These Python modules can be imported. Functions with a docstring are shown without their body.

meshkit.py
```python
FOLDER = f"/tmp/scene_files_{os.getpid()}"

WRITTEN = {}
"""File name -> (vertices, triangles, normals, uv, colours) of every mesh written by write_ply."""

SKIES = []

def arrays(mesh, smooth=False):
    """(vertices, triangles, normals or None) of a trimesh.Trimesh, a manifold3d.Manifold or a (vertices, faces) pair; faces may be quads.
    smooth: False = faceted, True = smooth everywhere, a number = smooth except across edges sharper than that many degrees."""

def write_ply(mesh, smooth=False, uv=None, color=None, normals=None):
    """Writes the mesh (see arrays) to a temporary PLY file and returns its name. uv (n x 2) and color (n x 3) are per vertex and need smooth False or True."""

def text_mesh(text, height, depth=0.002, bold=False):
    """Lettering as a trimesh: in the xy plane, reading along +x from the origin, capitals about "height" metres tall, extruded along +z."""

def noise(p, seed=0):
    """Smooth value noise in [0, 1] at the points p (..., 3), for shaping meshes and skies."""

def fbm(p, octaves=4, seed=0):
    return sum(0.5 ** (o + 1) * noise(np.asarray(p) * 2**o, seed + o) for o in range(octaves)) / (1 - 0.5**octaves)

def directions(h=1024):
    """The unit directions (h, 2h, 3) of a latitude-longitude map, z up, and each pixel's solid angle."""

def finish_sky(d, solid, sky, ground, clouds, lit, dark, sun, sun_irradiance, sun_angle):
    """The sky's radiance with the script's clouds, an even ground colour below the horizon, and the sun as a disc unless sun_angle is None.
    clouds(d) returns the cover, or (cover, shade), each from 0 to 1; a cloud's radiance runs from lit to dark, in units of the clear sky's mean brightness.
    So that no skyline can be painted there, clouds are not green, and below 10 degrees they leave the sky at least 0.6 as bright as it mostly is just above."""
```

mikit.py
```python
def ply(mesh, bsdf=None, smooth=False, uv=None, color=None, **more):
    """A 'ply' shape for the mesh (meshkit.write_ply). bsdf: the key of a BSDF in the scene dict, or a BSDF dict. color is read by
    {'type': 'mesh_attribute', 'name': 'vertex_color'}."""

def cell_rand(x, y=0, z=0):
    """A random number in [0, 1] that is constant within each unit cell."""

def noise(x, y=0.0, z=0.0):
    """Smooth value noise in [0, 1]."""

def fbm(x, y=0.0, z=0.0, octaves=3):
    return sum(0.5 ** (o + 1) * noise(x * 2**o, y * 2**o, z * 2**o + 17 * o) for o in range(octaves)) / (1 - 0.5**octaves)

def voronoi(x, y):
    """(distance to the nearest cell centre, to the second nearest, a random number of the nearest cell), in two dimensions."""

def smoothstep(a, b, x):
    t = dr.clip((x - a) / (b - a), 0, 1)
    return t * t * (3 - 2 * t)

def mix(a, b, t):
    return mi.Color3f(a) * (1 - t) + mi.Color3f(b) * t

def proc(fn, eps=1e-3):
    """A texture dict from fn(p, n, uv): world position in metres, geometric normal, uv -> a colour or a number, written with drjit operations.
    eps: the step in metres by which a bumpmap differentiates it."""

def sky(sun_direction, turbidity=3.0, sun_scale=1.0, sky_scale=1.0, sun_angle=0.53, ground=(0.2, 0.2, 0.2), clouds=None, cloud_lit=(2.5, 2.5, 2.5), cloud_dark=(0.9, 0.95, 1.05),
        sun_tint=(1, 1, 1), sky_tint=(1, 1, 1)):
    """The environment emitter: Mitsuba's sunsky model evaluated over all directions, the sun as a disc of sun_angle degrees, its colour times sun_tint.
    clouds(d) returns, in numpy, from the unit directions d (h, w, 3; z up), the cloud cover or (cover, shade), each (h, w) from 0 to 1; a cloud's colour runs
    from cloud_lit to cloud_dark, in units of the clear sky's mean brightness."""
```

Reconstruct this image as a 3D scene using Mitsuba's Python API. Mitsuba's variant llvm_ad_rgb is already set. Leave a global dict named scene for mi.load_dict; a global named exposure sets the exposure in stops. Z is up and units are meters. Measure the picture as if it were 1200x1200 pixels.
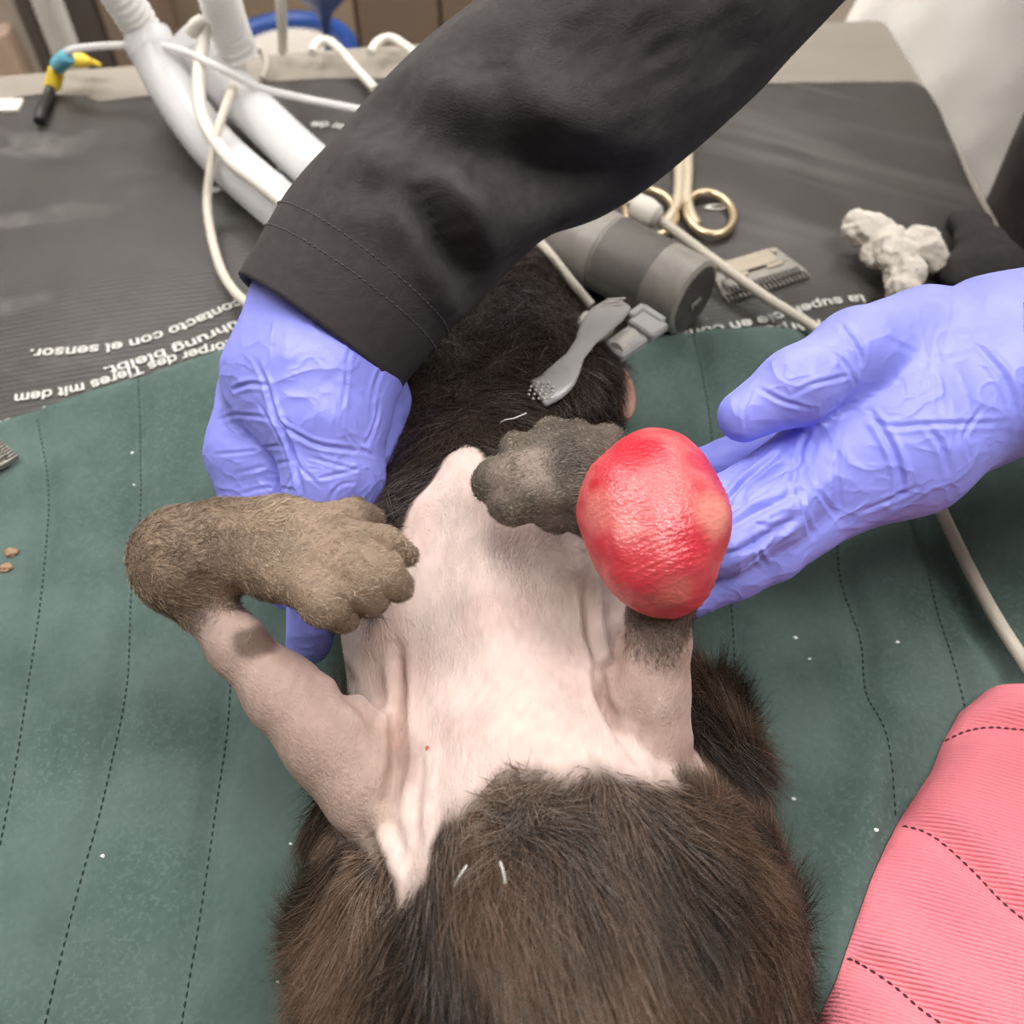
import math, random
import numpy as np, trimesh, mitsuba as mi, drjit as dr
import shapely.geometry as sg
from scipy import sparse
from scipy.spatial import cKDTree
import mikit, meshkit

scene, labels = {}, {}
T = mi.ScalarTransform4f
rng = np.random.default_rng(7)
random.seed(7)

# ------------------------------------------------------------------ camera, lights, exposure
Z0 = 0.90                                    # table top
PITCH, FPX = math.radians(53.7), 1150.0      # focal length in pixels of the 1200 px frame
CAM = np.array([0.0, -0.314, Z0 + 0.427])
FW = np.array([0, math.cos(PITCH), -math.sin(PITCH)]); UP = np.array([0, math.sin(PITCH), math.cos(PITCH)])
exposure = -0.28
scene['camera'] = {'type': 'thinlens', 'fov': math.degrees(2 * math.atan(600 / FPX)), 'fov_axis': 'x', 'aperture_radius': 0.0017,
                   'focus_distance': 0.375, 'near_clip': 0.02, 'far_clip': 50.0,
                   'to_world': T().look_at(origin=CAM.tolist(), target=(CAM + FW).tolist(), up=UP.tolist())}
LIGHT = 14.0
LAMPS = [(-0.85, 0.10), (-0.75, 1.45), (0.85, 1.45), (0.75, -0.25)]
ROOM = (-2.6, 2.4, -2.4, 2.4, 2.65)          # x0 x1 y0 y1 height

def rgb(r, g, b): return {'type': 'rgb', 'value': [float(r), float(g), float(b)]}

def P(px, py, h):
    """The world point at height h above the table top that photo position (px, py) looks at."""
    d = FW + np.array([1, 0, 0]) * (px - 600) / FPX - UP * (py - 600) / FPX
    return CAM + d * ((Z0 + h - CAM[2]) / d[2])
def PY(px, py, y):
    d = FW + np.array([1, 0, 0]) * (px - 600) / FPX - UP * (py - 600) / FPX
    return CAM + d * ((y - CAM[1]) / d[1])
def PP(pts): return np.array([P(*p) for p in pts])
def PH(pts, h): return np.array([P(p[0], p[1], h) for p in pts])

# ------------------------------------------------------------------ mesh helpers
def surface_nets(d, o, h):
    s = d < 0
    C = [(i, j, k) for i in (0, 1) for j in (0, 1) for k in (0, 1)]
    n = np.array(d.shape) - 1
    cnt = sum(s[i:n[0] + i, j:n[1] + j, k:n[2] + k].astype(np.int8) for i, j, k in C)
    act = (cnt > 0) & (cnt < 8)
    idx = np.argwhere(act)
    val = np.stack([d[idx[:, 0] + i, idx[:, 1] + j, idx[:, 2] + k] for i, j, k in C], 1)
    acc, num = np.zeros((len(idx), 3)), np.zeros(len(idx))
    Ca = np.array(C, float)
    for a in range(8):
        for b in range(a + 1, 8):
            if np.abs(Ca[a] - Ca[b]).sum() == 1:
                m = (val[:, a] < 0) != (val[:, b] < 0)
                t = val[m, a] / (val[m, a] - val[m, b])
                acc[m] += Ca[a] + t[:, None] * (Ca[b] - Ca[a]); num[m] += 1
    V = (idx + acc / num[:, None]) * h + o
    cell = np.full(act.shape, -1, np.int64); cell[act] = np.arange(len(idx))
    quads = []
    for ax in range(3):
        sl0 = [slice(None)] * 3; sl1 = [slice(None)] * 3
        sl0[ax] = slice(0, -1); sl1[ax] = slice(1, None)
        e = np.argwhere(s[tuple(sl0)] != s[tuple(sl1)])
        b, c = (ax + 1) % 3, (ax + 2) % 3
        ok = (e[:, b] > 0) & (e[:, c] > 0) & (e[:, b] < n[b]) & (e[:, c] < n[c])
        e = e[ok]
        def at(db, dc):
            q = e.copy(); q[:, b] -= db; q[:, c] -= dc
            return cell[q[:, 0], q[:, 1], q[:, 2]]
        q = np.stack([at(0, 0), at(1, 0), at(1, 1), at(0, 1)], 1)
        inside = s[e[:, 0], e[:, 1], e[:, 2]]
        q[~inside] = q[~inside][:, ::-1]
        quads.append(q)
    Q = np.vstack(quads); Q = Q[(Q >= 0).all(1)]
    return V, np.vstack([Q[:, [0, 1, 2]], Q[:, [0, 2, 3]]])

class Field:
    def __init__(s, lo, hi, h):
        s.lo, s.h = np.array(lo, float), h
        s.n = np.ceil((np.array(hi) - s.lo) / h).astype(int) + 1
        s.d = np.full(s.n, 0.05, np.float32)
    def _put(s, fn, lo, hi, k):
        m = k + 4 * s.h
        a = np.clip(np.floor((lo - m - s.lo) / s.h).astype(int), 0, s.n); b = np.clip(np.ceil((hi + m - s.lo) / s.h).astype(int) + 1, 0, s.n)
        if (b <= a).any(): return
        X = np.stack(np.meshgrid(*[s.lo[i] + s.h * np.arange(a[i], b[i]) for i in range(3)], indexing='ij'), -1)
        p = fn(X); sub = s.d[a[0]:b[0], a[1]:b[1], a[2]:b[2]]
        hh = np.maximum(k - np.abs(sub - p), 0) / k
        s.d[a[0]:b[0], a[1]:b[1], a[2]:b[2]] = np.minimum(sub, p) - hh * hh * k * 0.25
    def cone(s, a, b, ra, rb, k=0.008):
        a, b = np.array(a, float), np.array(b, float); ab = b - a; L = max(ab @ ab, 1e-12)
        def fn(X):
            t = np.clip((X - a) @ ab / L, 0, 1)
            return np.linalg.norm(X - a - t[..., None] * ab, axis=-1) - (ra + (rb - ra) * t)
        s._put(fn, np.minimum(a - ra, b - rb), np.maximum(a + ra, b + rb), k)
    def chain(s, pts, rad, k=0.008):
        for i in range(len(pts) - 1): s.cone(pts[i], pts[i + 1], rad[i], rad[i + 1], k)
    def ell(s, c, r, k=0.01, R=None):
        c, r = np.array(c, float), np.array(r, float); R = np.eye(3) if R is None else R
        def fn(X):
            q = (X - c) @ R
            k0 = np.linalg.norm(q / r, axis=-1); k1 = np.linalg.norm(q / r ** 2, axis=-1)
            return k0 * (k0 - 1) / np.maximum(k1, 1e-9)
        m = r.max(); s._put(fn, c - m, c + m, k)
    def mesh(s): return surface_nets(s.d, s.lo, s.h)

def normals(V, F):
    n = np.zeros_like(V); f = np.cross(V[F[:, 1]] - V[F[:, 0]], V[F[:, 2]] - V[F[:, 0]])
    for k in range(3): np.add.at(n, F[:, k], f)
    return n / np.maximum(np.linalg.norm(n, axis=1, keepdims=True), 1e-20)
def smooth(V, F, it=4, lam=0.5, mu=-0.52):
    E = np.vstack([F[:, [0, 1]], F[:, [1, 2]], F[:, [2, 0]]]); E = np.vstack([E, E[:, ::-1]])
    A = sparse.coo_matrix((np.ones(len(E)), (E[:, 0], E[:, 1])), shape=(len(V),) * 2).tocsr(); A.data[:] = 1
    W = sparse.diags(1 / np.maximum(np.asarray(A.sum(1)).ravel(), 1)) @ A
    for _ in range(it):
        V = V + lam * (W @ V - V); V = V + mu * (W @ V - V)
    return V
def polydist(V, pts):
    pts = np.asarray(pts, float); best = np.full(len(V), 1e9)
    for a, b in zip(pts[:-1], pts[1:]):
        ab = b - a; t = np.clip((V - a) @ ab / max(ab @ ab, 1e-14), 0, 1)
        best = np.minimum(best, np.linalg.norm(V - a - t[:, None] * ab, axis=1))
    return best
def curve(pts, step=None, n=None):
    """A smooth curve through the points (centripetal-free Catmull-Rom), resampled evenly."""
    p = np.asarray(pts, float)
    if len(p) > 2:
        q = np.vstack([2 * p[0] - p[1], p, 2 * p[-1] - p[-2]]); out = []
        for i in range(1, len(q) - 2):
            t = np.linspace(0, 1, 16, endpoint=False)[:, None]
            a, b, c, d = q[i - 1], q[i], q[i + 1], q[i + 2]
            out.append(0.5 * (2 * b + (c - a) * t + (2 * a - 5 * b + 4 * c - d) * t ** 2 + (3 * b - a - 3 * c + d) * t ** 3))
        p = np.vstack(out + [p[-1:]])
    s = np.r_[0, np.cumsum(np.linalg.norm(np.diff(p, axis=0), axis=1))]
    n = n or max(3, int(s[-1] / step) + 1)
    u = np.linspace(0, s[-1], n)
    return np.stack([np.interp(u, s, p[:, k]) for k in range(p.shape[1])], 1)
_pk = {}
def pick(V, N, px, py):
    """The surface point in view at a photo position."""
    if id(V) not in _pk:
        r = V - CAM; z = r @ FW; m = np.flatnonzero((N * r).sum(1) < 0)
        x = np.c_[600 + FPX * r[m, 0] / z[m], 600 - FPX * (r[m] @ UP) / z[m]]; _pk[id(V)] = (V, cKDTree(x), m, z[m])
    _, tree, m, z = _pk[id(V)]
    i = np.array(tree.query_ball_point([px, py], 7.0), int)
    if not len(i): i = np.array([tree.query([px, py])[1]])
    d = np.linalg.norm(tree.data[i] - [px, py], axis=1)
    return V[m[i[np.argmin(z[i] + 0.0008 * d)]]]
def trace(V, N, pts):
    """A polyline of photo positions laid on the surface."""
    if len(pts) == 1: return np.array([pick(V, N, *pts[0])] * 2)
    q = np.array([pick(V, N, *p) for p in curve(np.array(pts, float), step=6.0)])
    for _ in range(2): q[1:-1] = (q[:-2] + 2 * q[1:-1] + q[2:]) / 4
    return q
def crease(V, N, pts, w, depth, lip=0.35, base=None, taper=True):
    """Pushes a furrow of width w along a polyline (photo positions laid on the surface)."""
    B = V if base is None else base
    q = curve(trace(B, N, pts), step=w * 0.7)
    i = np.flatnonzero(((B > q.min(0) - 4 * w) & (B < q.max(0) + 4 * w)).all(1))
    if not len(i): return V
    d, j = cKDTree(q).query(B[i]); t = j / max(len(q) - 1, 1)
    env = np.sqrt(np.clip(np.sin(np.pi * np.clip(t, .02, .98)), 0, 1)) if taper else 1.0
    g = -np.exp(-(d / w) ** 2) + lip * np.exp(-((d - 1.9 * w) / w) ** 2)
    V = V.copy(); V[i] += N[i] * (depth * env * g)[:, None]
    return V
def sweep(path, rad, seg=16, caps=True, flat=None, side=None, shape=None):
    """A tube along the points. rad: a number or one per point; flat: squash of the second axis."""
    p = np.asarray(path, float); n = len(p); rad = np.broadcast_to(rad, n)
    t = np.gradient(p, axis=0); t /= np.linalg.norm(t, axis=1, keepdims=True)
    u = np.array(side if side is not None else ([0, 0, 1] if abs(t[0][2]) < 0.9 else [1, 0, 0]), float)
    U = np.zeros_like(p)
    for i in range(n):
        u = u - t[i] * (u @ t[i]); u /= np.linalg.norm(u); U[i] = u
    W = np.cross(t, U); a = np.arange(seg) * 2 * np.pi / seg; fl = 1.0 if flat is None else flat
    fl = np.broadcast_to(fl, n)
    V = (p[:, None] + rad[:, None, None] * (np.cos(a)[None, :, None] * U[:, None] * fl[:, None, None] + np.sin(a)[None, :, None] * W[:, None])).reshape(-1, 3)
    i = np.arange(n - 1)[:, None] * seg; j = np.arange(seg)[None]; k = (j + 1) % seg
    F = np.stack([i + j, i + k, i + seg + k, i + seg + j], -1).reshape(-1, 4)
    F = np.vstack([F[:, [0, 1, 2]], F[:, [0, 2, 3]]])
    if caps:
        F = np.vstack([F, np.stack([np.full(seg, n * seg), k[0], j[0]], 1), np.stack([np.full(seg, n * seg + 1), (n - 1) * seg + j[0], (n - 1) * seg + k[0]], 1)])
        V = np.vstack([V, p[:1], p[-1:]])
    return V, F
def cable(pts, r, step=0.004, seg=10): return trimesh.Trimesh(*sweep(curve(pts, step=step), r, seg), process=False)
def lathe(prof, a, b, seg=48):
    """A profile of (fraction along a-b, radius) turned about the axis a-b."""
    a, b = np.array(a, float), np.array(b, float); pr = np.array(prof, float)
    return trimesh.Trimesh(*sweep(a + (b - a) * (pr[:, :1] + np.arange(len(pr))[:, None] * 1e-7), pr[:, 1], seg), process=False)
def rbox(size, c=(0, 0, 0), r=0.001):
    s = np.maximum(np.array(size, float) / 2 - r, 1e-5)
    pts = np.array([[i, j, k] for i in (-1, 1) for j in (-1, 1) for k in (-1, 1)]) * s
    q = np.vstack([pts + r * np.array(d) for d in ([1, 0, 0], [-1, 0, 0], [0, 1, 0], [0, -1, 0], [0, 0, 1], [0, 0, -1])] +
                  [pts + r * 0.577 * np.sign(pts)])
    m = trimesh.convex.convex_hull(q); m.apply_translation(c); return m
def extrude(poly, z0, z1):
    m = trimesh.creation.extrude_polygon(poly, z1 - z0, engine='earcut'); m.apply_translation([0, 0, z0]); return m
def join(*m): return trimesh.util.concatenate([x if isinstance(x, trimesh.Trimesh) else trimesh.Trimesh(*x, process=False) for x in m])
def frame_on(origin, xdir, up=(0, 0, 1)):
    """A 4x4 pose: x along xdir, z as near up as can be."""
    x = np.array(xdir, float); x /= np.linalg.norm(x); z = np.array(up, float); z = z - x * (z @ x); z /= np.linalg.norm(z)
    m = np.eye(4); m[:3, 0], m[:3, 1], m[:3, 2], m[:3, 3] = x, np.cross(z, x), z, origin; return m
def numbered(name):
    k, i = name, 0
    while k in scene or any(s.startswith(k + '__') for s in scene): i += 1; k = f'{name}_{i:03d}'
    return k
def tag(key, label=None, cat=None, group=None, kind=None):
    e = {a: b for a, b in (('label', label), ('category', cat), ('group', group), ('kind', kind)) if b}
    labels.setdefault(key, {}).update(e); return key
def obj(name, mesh, bsdf, parent=None, sm=40, label=None, kind=None, color=None, exact=False):
    key = (parent + '__' if parent else '') + name
    if key in scene or (not exact and any(s.startswith(key + '__') for s in scene)):
        i = 1
        while f'{key}_{i:03d}' in scene or any(s.startswith(f'{key}_{i:03d}__') for s in scene): i += 1
        key = f'{key}_{i:03d}'
    scene[key] = mikit.ply(mesh, bsdf, smooth=sm, color=color)
    if label or kind: tag(key, label, None, None, kind)
    return key
def struct(name, mesh, bsdf, parent=None, sm=False):
    k = obj(name, mesh, bsdf, parent, sm)
    if parent is None: tag(k, kind='structure')
    return k

# ------------------------------------------------------------------ materials
noise, fbm, proc, mix, sstep = mikit.noise, mikit.fbm, mikit.proc, mikit.mix, mikit.smoothstep
def mat(name, color, rough=0.5, spec=0.5, metal=0.0, bump=None, bscale=1.0, eps=3e-4, **more):
    b = {'type': 'principled', 'base_color': color if isinstance(color, dict) else rgb(*color), 'roughness': rough if isinstance(rough, dict) else float(rough), 'specular': float(spec), 'metallic': float(metal), **more}
    if bump is not None: b = {'type': 'bumpmap', 'arbitrary': proc(bump, eps), 'scale': float(bscale), 'bsdf': b}
    scene['mat_' + name] = {'type': 'twosided', 'bsdf': b}
    return 'mat_' + name
VC = {'type': 'mesh_attribute', 'name': 'vertex_color'}
# ------------------------------------------------------------------ the room and its lamps
mat('wall', (0.40, 0.385, 0.36), 0.8); mat('ceiling', (0.62, 0.62, 0.61), 0.9)
mat('floor', proc(lambda p, n, uv: mix((0.30, 0.25, 0.20), (0.36, 0.30, 0.24), fbm(p.x * 30, p.y * 30))), 0.5)
mat('white_paint', (0.7, 0.68, 0.64), 0.5)
x0, x1, y0, y1, HT = ROOM
def slab(a, b): return trimesh.creation.box(bounds=[a, b])
struct('floor', slab((x0, y0, -0.1), (x1, y1, 0)), 'mat_floor')
struct('ceiling', slab((x0, y0, HT), (x1, y1, HT + 0.1)), 'mat_ceiling')
struct('wall_back', slab((x0, y1, 0), (x1, y1 + 0.1, HT)), 'mat_wall')
struct('wall_front', slab((x0, y0 - 0.1, 0), (x1, y0, HT)), 'mat_wall')
struct('wall_left', slab((x0 - 0.1, y0, 0), (x0, y1, HT)), 'mat_wall')
struct('wall_right', slab((x1, y0, 0), (x1 + 0.1, y1, HT)), 'mat_wall')
for (lx, ly), where in zip(LAMPS, ('over the left side of the table', 'beyond the far left corner of the table', 'beyond the far right corner, behind the person', 'over the right side of the table')):
    k = numbered('ceiling_light')
    tag(k, 'white light panel in the ceiling ' + where, 'light', 'ceiling light panels')
    w, d = 0.62, 0.32
    fr = join(*[slab((lx - w - .03, ly + s * d - .015, HT - .03), (lx + w + .03, ly + s * d + .015, HT - 0.001)) for s in (-1, 1)],
              *[slab((lx + s * w - .015, ly - d, HT - .03), (lx + s * w + .015, ly + d, HT - 0.001)) for s in (-1, 1)])
    obj('frame', fr, 'mat_white_paint', k, False)
    key = obj('diffuser', ([[lx - w, ly - d, HT - .012], [lx - w, ly + d, HT - .012], [lx + w, ly + d, HT - .012], [lx + w, ly - d, HT - .012]], [[0, 1, 2, 3]]), 'mat_white_paint', k, False)
    scene[key]['emitter'] = {'type': 'area', 'radiance': rgb(LIGHT, LIGHT * 0.975, LIGHT * 0.95)}

# ------------------------------------------------------------------ the table, the warming mat, the pads
mat('table', proc(lambda p, n, uv: mix((0.27, 0.24, 0.20), (0.31, 0.275, 0.23), fbm(p.x * 14, p.y * 60))), 0.35, 0.5)
mat('steel_leg', (0.5, 0.48, 0.45), 0.3, metal=1.0)
q = [P(-420, 118, 0), P(0, 84, 0), P(430, 50, 0), P(1038, 18, 0), P(1093, 108, 0), P(1215, 335, 0), P(1480, 830, 0), P(1600, 1500, 0), P(-420, 1500, 0)]
tp = sg.Polygon([a[:2] for a in q]).buffer(-0.012).buffer(0.012)
edge = [extrude(tp.buffer(-o), Z0 - 0.002 - 0.030 + a, Z0 - 0.002 - b) for o, a, b in ((0.004, 0, 0.0), (0.0012, 0.002, 0.0012), (0.0, 0.004, 0.004))]
struct_key = numbered('table')
tag(struct_key, 'beige metal examination table under the black mat', 'table')
obj('table_top', join(*edge), 'mat_table', struct_key, 30)
obj('pedestal', join(slab((-0.25, -0.15, 0.04), (0.15, 0.2, Z0 - 0.03)), slab((-0.35, -0.28, 0), (0.22, 0.32, 0.05))), 'mat_steel_leg', struct_key, False)

def gridmesh(poly, zfn, res, thick, xs=None):
    """A sheet over a polygon of (x, y): its top follows zfn, a skirt closes it down."""
    x0, y0, x1, y1 = poly.bounds
    X, Y = np.meshgrid(np.arange(x0 - res, x1 + 2 * res, res), np.arange(y0 - res, y1 + 2 * res, res), indexing='ij')
    import shapely
    pts = shapely.points(X.ravel(), Y.ravel()); sd = shapely.distance(poly.exterior, pts); ins = shapely.contains(poly, pts)
    sd = np.where(ins, sd, -sd).reshape(X.shape)
    V2 = np.stack([X, Y], -1)
    # snap the vertices just outside onto the outline
    near = (sd < 0) & (sd > -1.5 * res)
    ids = np.argwhere(near)
    on = shapely.line_interpolate_point(poly.exterior, shapely.line_locate_point(poly.exterior, shapely.points(X[near], Y[near])))
    V2[near] = shapely.get_coordinates(on); sd = np.where(near, 0.0, sd)
    keep = sd >= 0
    idx = np.full(X.shape, -1); idx[keep] = np.arange(keep.sum())
    q = np.stack([idx[:-1, :-1], idx[1:, :-1], idx[1:, 1:], idx[:-1, 1:]], -1).reshape(-1, 4)
    q = q[(q >= 0).all(1)]
    xy = V2[keep]; V = np.c_[xy, zfn(xy[:, 0], xy[:, 1], np.maximum(sd[keep], 0))]
    F = np.vstack([q[:, [0, 1, 2]], q[:, [0, 2, 3]]])
    E = np.vstack([F[:, [0, 1]], F[:, [1, 2]], F[:, [2, 0]]]); key = E[:, 0] * 10 ** 7 + E[:, 1]; rev = E[:, 1] * 10 ** 7 + E[:, 0]
    B = E[~np.isin(key, rev)]
    low = V.copy(); low[:, 2] = np.minimum(V[:, 2] - 0.0004, thick(xy[:, 0], xy[:, 1]) if callable(thick) else thick); n = len(V)
    F = np.vstack([F, np.stack([B[:, 1], B[:, 0], B[:, 0] + n], 1), np.stack([B[:, 1], B[:, 0] + n, B[:, 1] + n], 1), (F + n)[:, ::-1]])
    return trimesh.Trimesh(np.vstack([V, low]), F, process=True)
def nz(x, y, s, seed=0, oct=3): return meshkit.fbm(np.stack([np.asarray(x) * s, np.asarray(y) * s, np.zeros_like(x)], -1), oct, seed) - 0.5

def mat_z(x, y, sd=None):
    z = Z0 + 0.0022 + 0.004 * np.clip(nz(x, y, 9, 1, 2) + 0.25, 0, 1) + 0.0018 * np.maximum(nz(np.asarray(x) * 0.9 + np.asarray(y) * 0.4, y, 28, 5, 2), 0)
    z = z + 0.005 * np.maximum(nz(np.asarray(x) * .5 + np.asarray(y) * 1.0, np.asarray(x) * 1.2 - np.asarray(y) * .2, 17, 9, 2), -.05) * np.clip((np.asarray(x) - .08) / .1, 0, 1) * np.clip((np.asarray(y) - .12) / .1, 0, 1)
    return z
matpoly = sg.Polygon([P(*a, 0)[:2] for a in ((-330, 160), (0, 130), (12, 124), (18, 117), (50, 112), (104, 114), (106, 119), (120, 120), (190, 113), (310, 97), (420, 94), (900, 102), (1030, 97), (1068, 97), (1084, 104), (1100, 130), (1140, 228), (1188, 318), (1320, 560), (1400, 900), (1300, 1180), (-330, 1180))])
RIB = 2 * math.pi / 0.0042
def mat_line(p): return dr.sin((p.y * 0.97 - p.x * 0.23 + 0.004 * noise(p.x * 12, p.y * 12)) * RIB)
def mat_col(p, n, uv):
    c = mix((0.028, 0.0245, 0.021), (0.050, 0.044, 0.038), fbm(p.x * 22, p.y * 22))
    c = mix(c, (0.014, 0.012, 0.011), sstep(0.4, 0.95, mat_line(p)) * (0.45 + 0.5 * sstep(-.3, .3, dr.sin(p.x * 6283 / 2.6))))
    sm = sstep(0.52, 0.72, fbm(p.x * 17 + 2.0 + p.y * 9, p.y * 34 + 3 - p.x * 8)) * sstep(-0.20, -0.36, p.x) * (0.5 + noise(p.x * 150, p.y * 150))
    s2 = sstep(0.50, 0.75, fbm((p.x + p.y) * 8 + 1.0, (p.x * 0.45 + p.y) * 34)) * sstep(0.08, 0.2, p.x) * sstep(0.12, 0.25, p.y)  # streaks of sheen at the far right, painted into the mat colour
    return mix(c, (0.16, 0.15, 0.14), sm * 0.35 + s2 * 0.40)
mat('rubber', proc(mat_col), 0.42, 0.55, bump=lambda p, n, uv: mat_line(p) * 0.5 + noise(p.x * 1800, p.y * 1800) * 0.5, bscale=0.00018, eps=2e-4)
mk = 'warming_mat'
tag(mk, 'black ribbed rubber warming mat with white lettering spread over the table', 'mat')
def mat_zs(x, y, sd): return mat_z(x, y) - 0.0012 * np.exp(-(sd / 0.002))
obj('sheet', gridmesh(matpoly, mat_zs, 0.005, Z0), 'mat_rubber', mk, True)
mat('lettering', (0.62, 0.61, 0.57), 0.5)
def letters(text, pts, size, label=None, bold=True):
    """Lettering run along a curve on the mat (photo positions of the baseline)."""
    m = meshkit.text_mesh(text, size, 0.0005, bold)
    m = m.subdivide_to_size(0.004)
    q = curve(np.array([P(*a, 0.004)[:2] for a in pts]), step=0.002)
    s = np.r_[0, np.cumsum(np.linalg.norm(np.diff(q, axis=0), axis=1))]
    t = np.gradient(q, axis=0); t /= np.linalg.norm(t, axis=1, keepdims=True)
    L = m.vertices[:, 0].max(); k = s[-1] / L
    u = m.vertices[:, 0] * k
    b = np.stack([np.interp(u, s, q[:, i]) for i in (0, 1)], 1); tt = np.stack([np.interp(u, s, t[:, i]) for i in (0, 1)], 1)
    xy = b + np.stack([-tt[:, 1], tt[:, 0]], 1) * m.vertices[:, 1:2]
    V = np.c_[xy, mat_z(xy[:, 0], xy[:, 1]) + m.vertices[:, 2] + 0.0006]
    obj('lettering', trimesh.Trimesh(V, m.faces, process=False), 'mat_lettering', mk, False, label)
LS = 0.0071
letters('en contacto con el sensor.', [(312, 338), (262, 357), (205, 381), (150, 398), (95, 406), (36, 410)], LS, 'white line of lettering ending above the top left of the green pad')
letters('Sensor in Berührung bleibt.', [(425, 335), (340, 356), (284, 373), (225, 397), (175, 414), (121, 431)], LS)
letters('der Körper des Tieres mit dem', [(312, 385), (265, 400), (205, 415), (150, 432), (100, 448), (62, 456), (18, 463)], LS)
letters('sicher, dass', [(120, 470), (60, 478), (25, 488), (-8, 496)], LS)
letters('d with others.', [(390, 180), (330, 196), (285, 213), (240, 222)], LS)
letters('sensor de', [(430, 165), (400, 146), (366, 143)], LS)
letters('M M K', [(706, 235), (735, 203), (772, 170)], LS)
letters('o • o •', [(856, 242), (800, 243), (745, 246), (698, 240)], LS)
letters('la superficie en contacto', [(1012, 345), (960, 352), (905, 368), (860, 378), (790, 391), (750, 396)], LS * 0.95)
letters('con Körper', [(1012, 372), (965, 374), (930, 379), (885, 384)], LS * 0.95)

# quilted pads: seams are valleys with a line of thread stitches
def seamdist(x, y, seams):
    d = np.full(np.shape(x), 1e9); V = np.stack([x, y], -1).reshape(-1, 2)
    for s in seams: d = np.minimum(d, polydist(V, s).reshape(np.shape(x)))
    return d
GS = [[(-20, 1080), (8, 930), (35, 770), (52, 640), (54, 560), (42, 488)],
      [(160, 436), (163, 520), (163, 600), (152, 690), (146, 800), (120, 925), (85, 1055), (45, 1220)],
      [(268, 640), (268, 810), (250, 950), (231, 1080), (208, 1215)],
      [(813, 386), (828, 460), (836, 520), (848, 610), (857, 690), (865, 800), (880, 900), (895, 1000), (905, 1060), (920, 1215)],
      [(955, 392), (972, 520), (981, 620), (988, 680), (1010, 745), (1016, 810), (1034, 870), (1050, 960)],
      [(1080, 560), (1096, 690), (1118, 765), (1134, 830), (1150, 900)],
      [(450, 420), (450, 800), (430, 1215)], [(620, 400), (620, 800), (640, 1215)]]
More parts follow.
